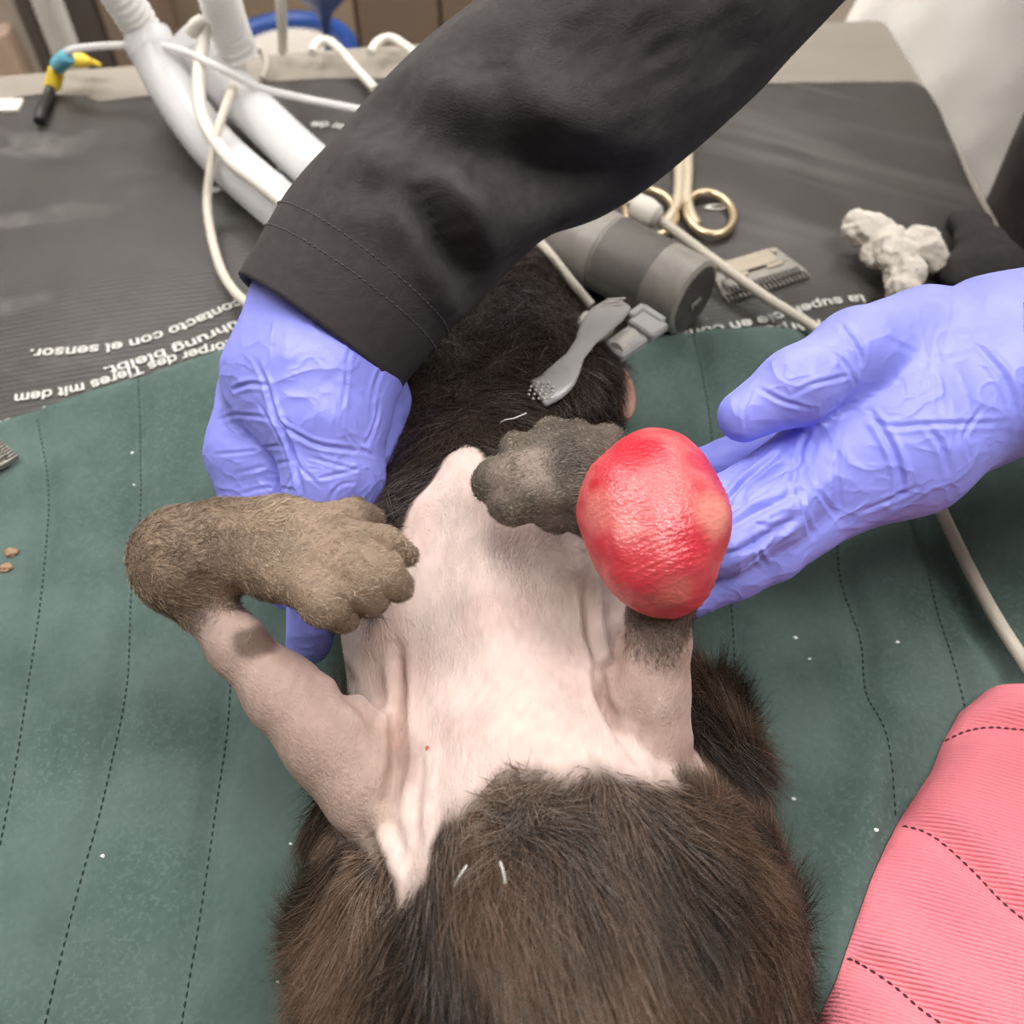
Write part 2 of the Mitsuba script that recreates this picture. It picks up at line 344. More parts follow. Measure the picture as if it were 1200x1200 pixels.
GS = [curve(np.array([P(*a, 0.010)[:2] for a in s]), step=0.004) for s in GS]
FOLD = curve(np.array([P(*a, 0.010)[:2] for a in ((1075, 600), (1100, 660), (1140, 730), (1190, 800))]), step=0.004)
FOLD2 = curve(np.array([P(*a, 0.010)[:2] for a in ((1045, 850), (1010, 960), (990, 1060), (970, 1150))]), step=0.004)
padpoly = sg.Polygon([P(*a, 0.006)[:2] for a in ((-300, 560), (-100, 520), (0, 496), (60, 476), (150, 444), (220, 424), (290, 402), (400, 398), (560, 396), (700, 400), (760, 394), (830, 387), (900, 384), (960, 390), (1040, 400), (1130, 440), (1210, 520), (1330, 700), (1380, 900), (1300, 1330), (-300, 1330))]).buffer(-0.01).buffer(0.01)
def pad_z(x, y, sd=None):
    d = seamdist(x, y, GS)
    z = Z0 + 0.0115 - 0.0042 * np.exp(-(d / 0.0065) ** 2) + 0.0035 * nz(x, y, 14, 3, 3) + 0.0010 * nz(x, y * 0.4, 70, 4, 2)
    V = np.stack([x, y], -1).reshape(-1, 2)
    z = z - 0.006 * np.exp(-(polydist(V, FOLD).reshape(np.shape(x)) / 0.006) ** 2) + 0.010 * np.exp(-((polydist(V, FOLD2).reshape(np.shape(x))) / 0.012) ** 2)
    if sd is not None: e = mat_z(x, y) + 0.001; z = e + (np.maximum(z, e + .001) - e) * np.sqrt(np.clip(sd / 0.010, 0, 1) * (2 - np.clip(sd / 0.010, 0, 1)))
    return z
def weave(p): return dr.sin(p.x * 6283 / 0.9) * dr.sin(p.y * 6283 / 0.9)
def green_col(p, n, uv):
    c = mix((0.070, 0.110, 0.097), (0.118, 0.168, 0.150), sstep(.25, .75, fbm(p.x * 30, p.y * 30, octaves=5)) * .6 + fbm(p.x * 420, p.y * 420) * .4)
    return mix(c, (0.13, 0.185, 0.165), sstep(0.5, 0.8, fbm(p.x * 700, p.y * 700)) * 0.8 * noise(p.x * 20, p.y * 20))
mat('green_cloth', proc(green_col), 0.95, 0.15, bump=lambda p, n, uv: fbm(p.x * 800, p.y * 800) * 0.8 + 0.2 * weave(p), bscale=0.0009, eps=2e-4, sheen=0.3)
mat('green_thread', (0.018, 0.026, 0.024), 0.8)
gk = 'green_pad'
tag(gk, 'dark green quilted cloth pad that the animal lies on', 'pad')
obj('cover', gridmesh(padpoly, pad_z, 0.0026, lambda x, y: mat_z(x, y) + 0.0003), 'mat_green_cloth', gk, True)
def stitches(path, up, dash=0.0022, gap=0.0013, r=0.00042):
    """Short thread dashes along 3-D points."""
    s = np.r_[0, np.cumsum(np.linalg.norm(np.diff(path, axis=0), axis=1))]; out = []
    for u in np.arange(0, s[-1] - dash, dash + gap):
        a, m, b = [np.array([np.interp(v, s, path[:, k]) for k in range(3)]) for v in (u, u + dash / 2, u + dash)]
        mv = up if np.ndim(up) == 1 else up[np.searchsorted(s, u).clip(0, len(up) - 1)]
        out.append(sweep(np.array([a - mv * r * .4, m + mv * r * .8, b - mv * r * .4]), [r * .5, r, r * .5], 5))
    return join(*out)
for s in GS[:6]:
    z = pad_z(s[:, 0], s[:, 1]); keep = np.array([padpoly.contains(sg.Point(*a)) for a in s])
    obj('seam_stitching', stitches(np.c_[s, z + 0.0003][keep], np.array([0, 0, 1.0])), 'mat_green_thread', gk, True)

PS = [[(1108, 862), (1150, 850), (1215, 854)], [(1056, 957), (1095, 978), (1140, 1018), (1175, 1055), (1220, 1092)], [(974, 1124), (1005, 1126), (1050, 1155), (1085, 1185), (1130, 1215)]]
PH_ = 0.026
PS = [curve(np.array([P(*a, PH_ - 0.003)[:2] for a in s]), step=0.003) for s in PS]
pinkpoly = sg.Polygon([P(*a, 0.018)[:2] for a in ((1245, 792), (1200, 794), (1165, 800), (1132, 826), (1108, 868), (1098, 896), (1066, 946), (1042, 985), (1020, 1030), (1000, 1085), (984, 1130), (965, 1185), (950, 1260), (950, 1330), (1400, 1330), (1420, 900), (1330, 810))]).buffer(-0.006).buffer(0.006)
def pink_z(x, y, sd=None):
    d = seamdist(x, y, PS)
    z = Z0 + PH_ + 0.003 * nz(x, y, 18, 8, 2) - 0.0050 * np.exp(-(d / 0.0055) ** 2) + 0.002 * np.exp(-((d - 0.016) / 0.012) ** 2)
    if sd is not None:
        t = np.clip(sd / 0.018, 0, 1); e = pad_z(x, y) + 0.001; z = e + (np.maximum(z, e + .002) - e) * np.sqrt(t * (2 - t))
    return z
def pink_rib(p): return dr.sin((p.y * 0.96 + p.x * 0.28 + 0.003 * noise(p.x * 30, p.y * 30)) * 2 * math.pi / 0.0016)
def pink_col(p, n, uv):
    c = mix((0.74, 0.19, 0.23), (0.84, 0.27, 0.31), fbm(p.x * 30, p.y * 30))
    return mix(c, (0.62, 0.12, 0.17), sstep(0.2, 0.9, pink_rib(p)) * 0.35)
mat('pink_cloth', proc(pink_col), 0.95, 0.15, bump=lambda p, n, uv: pink_rib(p) * 0.5 + fbm(p.x * 1100, p.y * 1100), bscale=0.0004, eps=2e-4, sheen=0.4)
mat('pink_thread', (0.09, 0.02, 0.03), 0.8)
tag('pink_pad', 'pink ribbed quilted pad with dark stitching lying on the corner of the green pad', 'pad')
obj('cover', gridmesh(pinkpoly, pink_z, 0.0022, lambda x, y: pad_z(x, y) + 0.0003), 'mat_pink_cloth', 'pink_pad', True)
for s in PS:
    import shapely
    keep = np.array([pinkpoly.contains(sg.Point(*a)) for a in s]); s = s[keep]
    sd = shapely.distance(pinkpoly.exterior, shapely.points(s))
    obj('seam_stitching', stitches(np.c_[s, pink_z(s[:, 0], s[:, 1], sd) + 0.0003], np.array([0, 0, 1.0]), 0.0024, 0.0009, 0.0005), 'mat_pink_thread', 'pink_pad', True)
# ------------------------------------------------------------------ the animal
A = Field([-0.175, -0.36, Z0 - 0.01], [0.155, 0.22, Z0 + 0.205], 0.0016)
def tor(px, py, h, rx, ry, rz, k=0.03): A.ell(P(px, py, h), (rx, ry, rz), k)
# trunk, from the furry end nearest the camera to the head
tor(645, 1160, 0.055, 0.078, 0.10, 0.058); tor(640, 1010, 0.062, 0.066, 0.06, 0.052)
tor(655, 1090, 0.085, 0.045, 0.06, 0.045)
tor(612, 890, 0.062, 0.052, 0.07, 0.052); tor(582, 760, 0.062, 0.060, 0.065, 0.052); tor(580, 690, 0.062, 0.060, 0.05, 0.050)
tor(575, 640, 0.066, 0.045, 0.045, 0.046)
tor(560, 560, 0.052, 0.040, 0.045, 0.042)
tor(782, 880, 0.026, 0.028, 0.045, 0.024); tor(800, 1010, 0.035, 0.032, 0.05, 0.03); tor(452, 1030, 0.036, 0.020, 0.035, 0.030)
# folded far limbs and head under dark fur
tor(590, 440, 0.040, 0.055, 0.055, 0.034); tor(600, 360, 0.035, 0.036, 0.035, 0.030); tor(638, 470, 0.045, 0.036, 0.032, 0.03)
A.chain(PP([(470, 560, .045), (470, 480, .05), (500, 420, .04)]), [.026, .026, .022], .02)
# a pink ear at the right of the head
A.ell(P(716, 455, 0.028), (0.007, 0.022, 0.020), 0.006)
# left limb: hip, knee, hock
A.chain(PP([(540, 820, .062), (478, 880, .084), (434, 922, .095)]), [.024, .018, .0165], .005)
A.chain(PP([(434, 920, .096), (387, 866, .103), (332, 812, .110), (278, 757, .119), (240, 712, .128)]), [.0166, .0162, .0128, .0096, .0086], .006)
# left foot: heel, foot, toes
A.chain(PP([(240, 712, .128), (218, 676, .135)]), [.0088, .0140], .004)
A.ell(P(214, 655, .136), (.0158, .0165, .0145), .008)
A.chain(PP([(214, 648, .137), (270, 640, .140), (330, 641, .143), (375, 645, .145)]), [.0150, .0128, .0125, .0110], .010)
A.chain(PP([(260, 622, .140), (330, 618, .143), (400, 622, .146)]), [.0075, .0070, .0075], .010)
A.chain(PP([(320, 666, .142), (360, 682, .144)]), [.0100, .0098], .008)
LT = [[(358, 680, .146), (380, 702, .148), (397, 719, .142)], [(385, 660, .150), (415, 680, .152), (431, 699, .145)], [(400, 645, .151), (447, 670, .151), (468, 687, .143)], [(395, 624, .150), (450, 635, .150), (478, 650, .143)], [(380, 608, .147), (415, 602, .148), (436, 608, .142)]]
LR = [(.0090, .0088, .0058), (.0074, .0074, .0050), (.0058, .0058, .0040), (.0056, .0054, .0040), (.0056, .0056, .0046)]
for a, r in zip(LT, LR): A.chain(PP(a), r, .0014)
# dew claw lump on the left shank
A.ell(P(284, 748, .124), (.0052, .0065, .0055), .006)
# right limb
A.chain(PP([(715, 868, .040), (752, 886, .072), (760, 868, .100)]), [.016, .0135, .0148], .003)
A.chain(PP([(758, 862, .102), (758, 810, .112), (766, 755, .123), (776, 700, .137), (770, 650, .146)]), [.0152, .0145, .0124, .0108, .0120], .004)
A.chain(PP([(770, 640, .148), (720, 585, .153), (670, 556, .154), (630, 556, .153)]), [.0150, .0130, .0120, .0105], .010)
A.chain(PP([(700, 530, .154), (650, 525, .154), (622, 548, .152)]), [.0090, .0088, .0080], .006)
RT = [[(700, 532, .156), (713, 515, .156)], [(668, 530, .157), (677, 511, .155)], [(642, 534, .157), (645, 508, .154)], [(622, 546, .156), (606, 527, .152)], [(612, 562, .156), (586, 561, .150)], [(626, 576, .155), (599, 592, .150)], [(655, 578, .153), (650, 590, .150)]]
RR = [(.0070, .0058), (.0072, .0060), (.0080, .0066), (.0085, .0070), (.0092, .0080), (.0090, .0074), (.009, .008)]
for a, r in zip(RT, RR): A.chain(PP(a), r, .0022)
AV, AF = A.mesh()
AV = smooth(AV, AF, 4)
AV[:, 2] = np.maximum(AV[:, 2], pad_z(AV[:, 0], AV[:, 1]) + .0003)
AN = normals(AV, AF)
# relief of the belly: breastbone ridge, rib margin, hollows, flank folds
def bump_at(V, N, pts, w, amp):
    q = trace(AV, AN, pts)
    lo, hi = q.min(0) - 3 * w, q.max(0) + 3 * w
    i = np.flatnonzero(((V > lo) & (V < hi)).all(1)); V = V.copy()
    V[i] += N[i] * (amp * np.exp(-(polydist(V[i], q) / w) ** 2))[:, None]; return V
V = AV
V = bump_at(V, AN, [(545, 540), (560, 620), (568, 700)], .010, .0040)
V = bump_at(V, AN, [(470, 605), (520, 580), (560, 575)], .008, .0030)
V = bump_at(V, AN, [(640, 660), (660, 720)], .018, -.0060)
V = bump_at(V, AN, [(530, 700), (525, 760), (545, 800)], .013, -.0035)
V = bump_at(V, AN, [(600, 850), (640, 890)], .022, .0050)
V = bump_at(V, AN, [(450, 680), (430, 760)], .014, .0025)
V = bump_at(V, AN, [(660, 620), (690, 660)], .012, .0030)
for pts, w, d in [([(688, 650), (694, 700), (702, 755), (712, 775)], .0022, .0035), ([(466, 760), (468, 810), (467, 860), (464, 905), (456, 938)], .0026, .0050),
                  ([(385, 770), (400, 795), (425, 830), (450, 860)], .0035, .003), ([(495, 900), (487, 940), (484, 1000)], .0025, .002),
                  ([(440, 955), (455, 1000), (470, 1040)], .003, -.003), ([(702, 770), (706, 820), (722, 855), (748, 892)], .0024, .004), ([(705, 660), (725, 740), (715, 800)], .003, .002),
                  ([(560, 600), (552, 660), (556, 720)], .003, .0008), ([(500, 830), (520, 880), (500, 930)], .004, .001), ([(640, 600), (690, 605)], .003, .001)]:
    V = crease(V, AN, pts, w, d, base=AV)
for pts in ([(402, 640), (380, 668)], [(398, 672), (412, 690)], [(425, 655), (440, 672)], [(430, 628), (455, 645)], [(400, 612), (425, 618)]):
    V = crease(V, AN, pts, .0016, .0016, base=AV)
AV = V + AN * (AV[:, 2] > Z0 + .016)[:, None] * (0.0010 * (meshkit.fbm(AV * 90, 3, 3) - .5))[:, None]
AN = normals(AV, AF)

# where the fur is: 1 = long dark fur, and where the limbs are hairy
r_ = AV - CAM; az = r_ @ FW; ax = 600 + FPX * r_[:, 0] / az; ay = 600 - FPX * (r_ @ UP) / az
wob = (meshkit.fbm(AV * 60, 3, 9) - .5)
def near(pts, r0, r1, V=None):
    """1 within r0 of the 3-D polyline, 0 beyond r1."""
    d = polydist(AV if V is None else V, pts) + (wob if V is None else (meshkit.fbm(V * 60, 3, 9) - .5)) * .012
    t = np.clip((r1 - d) / (r1 - r0), 0, 1); return t * t * (3 - 2 * t)
limbL = PP([(478, 885, .086), (434, 920, .096), (387, 866, .103), (332, 812, .110), (278, 757, .119), (240, 712, .128)]); limbR = PP([(735, 880, .088), (758, 862, .102), (758, 810, .112), (776, 700, .137)])
footL = PP([(211, 664, .135), (218, 650, .136), (330, 640, .143), (460, 655, .148)]); footR = PP([(720, 585, .153), (625, 556, .153), (600, 575, .150)])
nlimb = np.minimum(polydist(AV, limbL) - .006, polydist(AV, limbR) - .006); nfoot = np.minimum(polydist(AV, footL), polydist(AV, footR))
ntoe = np.min([polydist(AV, PP(t)) for t in LT + RT], 0); nfoot = np.minimum(nfoot, ntoe + .009)
isfoot = (nfoot < .021) & (AV[:, 2] > Z0 + .112)
onlimb = (np.minimum(polydist(AV, limbL) - .0195, polydist(AV, limbR) - .0165) < 0) | isfoot
EDGE = np.array([pick(AV, AN, *p) for p in ((380, 975), (440, 965), (470, 1035), (500, 1000), (520, 945), (575, 915), (640, 900), (710, 895), (775, 905), (820, 900))])
ey = np.interp(AV[:, 0], EDGE[:, 0], EDGE[:, 1])                           # fur begins nearer than this curve
TOPE = np.array([pick(AV, AN, *p) for p in ((425, 625), (445, 590), (490, 575), (520, 530), (545, 515), (590, 508), (640, 500), (740, 496))])
ty = np.interp(AV[:, 0], TOPE[:, 0], TOPE[:, 1])
sm01 = lambda x: np.clip(x, 0, 1) ** 2 * (3 - 2 * np.clip(x, 0, 1))
furB = sm01((ey - AV[:, 1] + wob * .020) / .014 + .25) * ~onlimb
low = np.maximum(sm01((Z0 + .066 - AV[:, 2]) / .010) * (AV[:, 0] > 0.04), sm01((Z0 + .088 - AV[:, 2]) / .010) * (AV[:, 0] < -.045)) * (AV[:, 1] < np.where(AV[:, 0] < 0, P(0, 880, .05)[1], P(0, 780, .05)[1]))   # dark flank below the shaved skin
side_ = sm01((AV[:, 0] - P(786, 880, .06)[0]) / .006 + .5) * (AV[:, 1] < P(0, 800, .08)[1]) * (AV[:, 2] < Z0 + .09)
furB = np.maximum(furB, np.maximum(low, side_) * ~onlimb)
ty = np.where(AV[:, 0] < P(450, 600, .08)[0], np.maximum(ty, P(0, 650, .05)[1]), ty)
furT = sm01((AV[:, 1] - ty + wob * .012) / .005 + .5) * ~onlimb
ear = near(np.array([P(716, 430, .035), P(718, 490, .03)]), .009, .013)
furT = furT * (1 - ear)
skin = np.array([0.60, 0.475, 0.425]) + wob[:, None] * np.array([.05, .06, .06])
skin = skin * (1 - .10 * sm01((meshkit.fbm(AV * 45, 2, 21) - .5) * 5)[:, None] * np.array([.5, 1, 1]))
skin = skin * (1 + .22 * (meshkit.noise(AV * np.array([650, 220, 400]), 71) - .5) + .10 * (meshkit.fbm(AV * 120, 2, 72) - .5))[:, None]
shank = np.array([0.32, 0.215, 0.175])
C = skin.copy()
def blend(C, col, m): return C * (1 - m[:, None]) + np.asarray(col) * m[:, None]
mL = near(limbL, .017, .024); mR = near(limbR, .0155, .020)
C = blend(C, (shank + wob[:, None] * .08) * (skin[:, :1] / .6), np.maximum(mL, mR) * .75)
C = blend(C, [0.46, 0.36, 0.30], near(PP([(452, 960, .09), (478, 1040, .085)]), .012, .022) * .6)
C = blend(C, [0.70, 0.42, 0.35], near(np.array([P(470, 850, .1), P(455, 700, .1)]), .004, .02) * .25)
C = blend(C, [0.09, 0.055, 0.042], near(np.array([P(284, 750, .13), P(296, 752, .125)]), .0035, .0075) * .8)
C = blend(C, [0.10, 0.06, 0.05], near(np.array([P(225, 712, .135), P(250, 700, .135), P(262, 700, .13)]), .002, .009) * .75)
C = blend(C, [0.09, 0.065, 0.05], near(np.array([P(740, 700, .15), P(775, 725, .14), P(800, 712, .14)]), .006, .014) * .85)
C = blend(C, [0.10, 0.06, 0.04], near(np.array([P(790, 740, .13), P(775, 790, .12)]), .003, .010) * .5)
fl = isfoot & (polydist(AV, footL) < polydist(AV, footR)); fr = isfoot & ~fl
n2 = meshkit.fbm(AV * 160, 3, 31)[:, None]; n3 = meshkit.fbm(AV * 45, 2, 33)[:, None]
C[fl] = (np.array([0.24, 0.17, 0.12]) * (.62 + .7 * n2) * (.8 + .4 * n3))[fl]
C[fr] = (np.array([0.135, 0.105, 0.085]) * (.25 + .95 * n2) * (.6 + .8 * n3))[fr]
tips = np.min([np.linalg.norm(AV - P(*t[-1]), axis=1) for t in LT], 0); C = blend(C, [.075, .05, .038], np.clip((.0105 - tips) / .005, 0, 1) * fl * .6)
heel = near(np.array([P(180, 690, .13), P(205, 715, .13)]), .004, .016) * fl
C = blend(C, [0.12, 0.085, 0.075], heel * .6)
C = blend(C, [0.34, 0.26, 0.23], near(np.array([P(600, 560, .16), P(620, 545, .165)]), .003, .011) * fr * .55)
DARK = np.array([0.030, 0.019, 0.014])
C = blend(C, DARK, np.maximum(furB, furT))
C = blend(C, [0.36, 0.20, 0.16], ear * (ay < 520))
mat('hide', VC, 0.62, 0.35, bump=lambda p, n, uv: fbm(p.x * 1600, p.y * 800, p.z * 1200), bscale=0.0005, eps=2e-4, sheen=0.25)
tag('animal', 'dark brown long-haired animal lying on its back with a shaved pink belly', 'animal')
obj('animal', (AV, AF), 'mat_hide', None, True, color=np.clip(C, 0, 1))

# the raw swelling on the right limb
W = Field(P(767, 610, .163) - .05, P(767, 610, .163) + .05, 0.0012)
wc = P(768, 605, .158)
W.ell(P(766, 592, .158), (.0205, .0198, .0195), .012); W.ell(P(776, 640, .154), (.0180, .0215, .0190), .014); W.ell(P(722, 590, .160), (.0120, .0150, .0130), .014)
W.ell(P(820, 606, .156), (.0082, .0140, .0120), .010); W.ell(P(770, 545, .158), (.0140, .0110, .0130), .014); W.ell(P(786, 680, .146), (.0100, .0110, .0100), .012)
W.ell(P(745, 655, .156), (.0100, .0120, .0110), .012)
WV, WF = W.mesh(); WV = smooth(WV, WF, 5); WN = normals(WV, WF)
WV = WV + WN * (0.0016 * (meshkit.fbm(WV * 90, 3, 5) - .5) + .00022 * np.sin((WV @ np.array([-.35, .85, .3])) * 2 * np.pi / .0021 + 5 * meshkit.noise(WV * 130, 2)) * np.clip(meshkit.noise(WV * 70, 8) * 3 - .9, 0, 1))[:, None]
WN = normals(WV, WF)
n1 = meshkit.fbm(WV * 75, 3, 41); n4 = meshkit.fbm(WV * 300, 2, 43)
WC = np.array([0.58, 0.058, 0.075])[None] * (.80 + .25 * n4[:, None])
WC = blend(WC, [0.66, 0.14, 0.14], sm01((n1 - .47) * 6) * .6)
WC = blend(WC, [0.50, 0.012, 0.030], sm01((.47 - n1) * 7) * .7)
def wspot(px, py, r, col, s):
    global WC
    d = np.linalg.norm(WV - pick(WV, WN, px, py), axis=1) + (n4 - .5) * .004
    WC = blend(WC, col, np.clip((r - d) / (r * .6), 0, 1) * s)
wspot(838, 605, .010, [0.74, 0.30, 0.23], .7); wspot(735, 622, .006, [0.76, 0.28, 0.25], .5); wspot(790, 700, .009, [0.60, 0.18, 0.14], .6)
wspot(812, 640, .010, [0.58, 0.012, 0.035], .7); wspot(750, 670, .013, [0.55, 0.015, 0.035], .6); wspot(695, 570, .004, [0.50, 0.01, 0.02], .9); wspot(760, 522, .007, [0.55, 0.01, 0.03], .8); wspot(700, 600, .010, [.72, .22, .19], .6)
mat('raw_flesh', VC, 0.32, 0.6, bump=lambda p, n, uv: fbm(p.x * 800, p.y * 1500, p.z * 1200), bscale=0.00042, eps=1.5e-4, clearcoat=0.6, clearcoat_gloss=0.9)
obj('swelling', (WV, WF), 'mat_raw_flesh', 'animal', True, 'raw red wet swelling on the hairy limb', color=np.clip(WC, 0, 1))

sc = pick(AV, AN, 500, 877); mat('scab', (0.45, 0.06, 0.035), 0.4)
obj('scab', trimesh.Trimesh(sc + trimesh.creation.icosphere(2).vertices * [.0007, .0010, .0004], trimesh.creation.icosphere(2).faces), 'mat_scab', 'animal', True, 'tiny red scab on the belly')
# hair: ribbons rooted on the skin
def unit(v): return v / np.maximum(np.linalg.norm(v, axis=-1, keepdims=True), 1e-12)
def hair(name, weight, n, length, flow, lift, width, root, tip, label, clump=.5, seed=1, cs=(90, 25), jit=.25, droop=.15, tonek=3.0):
    g = np.random.default_rng(seed)
    tri = AV[AF]; area = np.linalg.norm(np.cross(tri[:, 1] - tri[:, 0], tri[:, 2] - tri[:, 0]), axis=1) * weight[AF].mean(1)
    f = g.choice(len(AF), n, p=area / area.sum()); u = g.random((n, 2)); u = np.where(u.sum(1, keepdims=True) > 1, 1 - u, u)
    b = np.c_[1 - u.sum(1), u]; p = (AV[AF[f]] * b[..., None]).sum(1); nn = unit((AN[AF[f]] * b[..., None]).sum(1))
    L = (length(p) if callable(length) else length) * (.65 + .6 * g.random(n))
    d = flow(p, nn)
    for k, (s, a) in enumerate(zip(cs, (clump, clump))):
        q = np.stack([meshkit.noise(p * s, 50 + seed * 7 + 3 * k + j) for j in range(3)], 1) - .5
        d = d + q * 2 * a
    d = d + g.normal(0, jit, (n, 3)); d = d - nn * (d * nn).sum(1, keepdims=True); d = unit(d)
    li = (lift(p) if callable(lift) else lift); li = np.broadcast_to(li, n)[:, None] * (.6 + .8 * g.random((n, 1)))
    d0 = unit(d + nn * li); S = np.array([0, .3, .65, 1.0])
    pts = p[:, None] + L[:, None, None] * (S[None, :, None] * d0[:, None] + (S ** 2)[None, :, None] * (d * .25 - nn * .22 * li - np.array([0, 0, droop]))[:, None])
    pts -= nn[:, None] * .0004
    th = g.random(n)[:, None] * np.pi; sd = unit(np.cross(d0, nn)); sd = sd * np.cos(th) + np.cross(sd, d0) * np.sin(th) * .7
    w = width * (.6 + .8 * g.random(n)); prof = np.array([1, .9, .6])
    A_ = pts[:, :3] - sd[:, None] * (w[:, None] * prof)[..., None] / 2; B_ = pts[:, :3] + sd[:, None] * (w[:, None] * prof)[..., None] / 2
    V = np.concatenate([np.stack([A_, B_], 2).reshape(n, 6, 3), pts[:, 3:]], 1)
    t = np.array([[0, 1, 3], [0, 3, 2], [2, 3, 5], [2, 5, 4], [4, 5, 6]])
    F = (t[None] + 7 * np.arange(n)[:, None, None]).reshape(-1, 3)
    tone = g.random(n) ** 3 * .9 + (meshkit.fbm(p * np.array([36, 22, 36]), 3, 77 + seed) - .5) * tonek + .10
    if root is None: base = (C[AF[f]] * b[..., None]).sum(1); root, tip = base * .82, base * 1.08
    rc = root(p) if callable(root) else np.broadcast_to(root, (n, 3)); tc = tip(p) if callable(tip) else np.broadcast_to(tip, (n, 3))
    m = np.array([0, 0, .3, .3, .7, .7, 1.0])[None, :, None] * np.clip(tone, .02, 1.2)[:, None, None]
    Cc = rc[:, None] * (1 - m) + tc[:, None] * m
    return obj(name, (V.reshape(-1, 3), F), 'mat_hair', 'animal', True, label, 'stuff', color=np.clip(Cc, 0, 1).reshape(-1, 3))
mat('hair', VC, 0.42, 0.4)
axis_x = 0.012
def edge_in(p): return np.interp(p[:, 0], EDGE[:, 0], EDGE[:, 1]) - p[:, 1]
FQ = P(660, 865, .12)
def flowB(p, n):
    q = p - FQ; q[:, 2] = 0; d = unit(q) * .75; d[:, 1] -= .45
    side = sm01((-.045 - p[:, 0]) / .02); d[:, 0] -= side * .8; d[:, 1] += side * .25
    up = sm01(1 - edge_in(p) / .014) * sm01((p[:, 0] - P(520, 940, .11)[0]) / .01 + .5); d[:, 1] += up * .5
    return d
def tipB(p):
    e = sm01(1 - np.abs(edge_in(p)) / .016)[:, None]; w = meshkit.fbm(p * 30, 2, 91)[:, None]
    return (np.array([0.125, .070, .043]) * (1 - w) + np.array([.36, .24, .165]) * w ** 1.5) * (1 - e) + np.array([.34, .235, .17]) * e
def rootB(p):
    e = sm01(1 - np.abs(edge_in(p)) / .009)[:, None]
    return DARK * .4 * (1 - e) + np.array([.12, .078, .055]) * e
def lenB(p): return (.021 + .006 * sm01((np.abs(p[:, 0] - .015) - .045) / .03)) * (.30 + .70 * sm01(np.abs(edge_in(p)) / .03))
vis = AN[:, 2] > -.35
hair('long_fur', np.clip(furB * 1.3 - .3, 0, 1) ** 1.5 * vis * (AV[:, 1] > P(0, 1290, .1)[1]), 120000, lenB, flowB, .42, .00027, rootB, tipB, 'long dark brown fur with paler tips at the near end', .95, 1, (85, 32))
def flowT(p, n):
    d = np.zeros_like(p); d[:, 0] = .35 + (p[:, 0] - .0) * 6; d[:, 1] = -.5; return d
hair('dark_fur', furT * (AN[:, 2] > -.5), 38000, .013, flowT, .45, .00028, DARK * .7, [0.085, 0.055, 0.042], 'dark fur around the head', .8, 2)
def flowF(p, n):
    d = np.zeros_like(p); d[:, 0] = np.where(p[:, 0] < 0, 1.0, -1.0); d[:, 1] = -.15; return d
def footcol(p):
    left = (p[:, 0] < -.03)[:, None]; v = .75 + .5 * meshkit.fbm(p * 120, 2, 61)[:, None]
    return np.where(left, [0.12, 0.08, 0.055], [0.060, 0.046, 0.037]) * v
def foottip(p):
    left = (p[:, 0] < -.03)[:, None]; v = .35 + 1.2 * meshkit.fbm(p * np.array([80, 80, 80]), 2, 63)[:, None]
    return np.where(left, [0.62, 0.48, 0.345], [0.50, 0.42, 0.31]) * v
hair('short_fur', isfoot * 1.0, 64000, lambda p: .0021 + .0015 * sm01((np.min([polydist(p, PP(t)) for t in LT + RT], 0) - .008) / .015), flowF, .6, .00022, footcol, foottip, 'short brown fur on the feet', .8, 3, (190, 70), .4, .05, 1.8)
sk = np.maximum(near(np.array([P(740, 700, .15), P(775, 730, .14), P(800, 715, .14)]), .008, .016), near(np.array([P(230, 712, .135), P(262, 700, .13)]), .004, .010))
hair('stubble', np.clip(sk, 0, 1), 5000, .0035, lambda p, n: np.tile([0.1, -1.0, 0], (len(p), 1)), .5, .00014, [.07, .045, .035], [.20, .15, .12], 'dark stubble below the feet', .5, 4, (160, 60), .3, .05)
bare = (1 - np.maximum(furB, furT)) * ~isfoot * (1 - ear) * (AN[:, 2] > -.3)
hair('skin_fuzz', bare, 90000, .0017, lambda p, n: np.c_[p[:, 0] * 4, -1.0 + p[:, 0] * 0, p[:, 0] * 0], .35, .00012, None, None, 'fine short stubble on the shaved skin', .5, 5, (120, 40), .3, .02)
em = trimesh.creation.icosphere(4); ev = em.vertices * [.0075, .021, .0065]; ev[:, 2] -= .0035 * np.exp(-(em.vertices[:, 0] / .5) ** 2) * (em.vertices[:, 2] > 0)
mat('ear_skin', (0.40, 0.225, 0.175), 0.6, 0.3)
obj('ear', trimesh.Trimesh(ev @ frame_on([0, 0, 0], [1, .12, -.35])[:3, :3].T + P(727, 455, .046), em.faces), 'mat_ear_skin', 'animal', True, 'bare pinkish ear at the edge of the dark fur')
# stray pale hairs on the dark fur
for pts in ([(578, 503, .098), (590, 493, .103), (603, 490, .106), (617, 484, .106)], [(560, 505, .09), (576, 507, .099), (586, 500, .103)], [(532, 1040, .13), (538, 1028, .14), (547, 1014, .142)], [(586, 1010, .15), (590, 1022, .15), (592, 1035, .148)]):
    obj('pale_hair', cable(PP(pts), .00035, .002, 5), 'mat_lettering', 'animal', True)
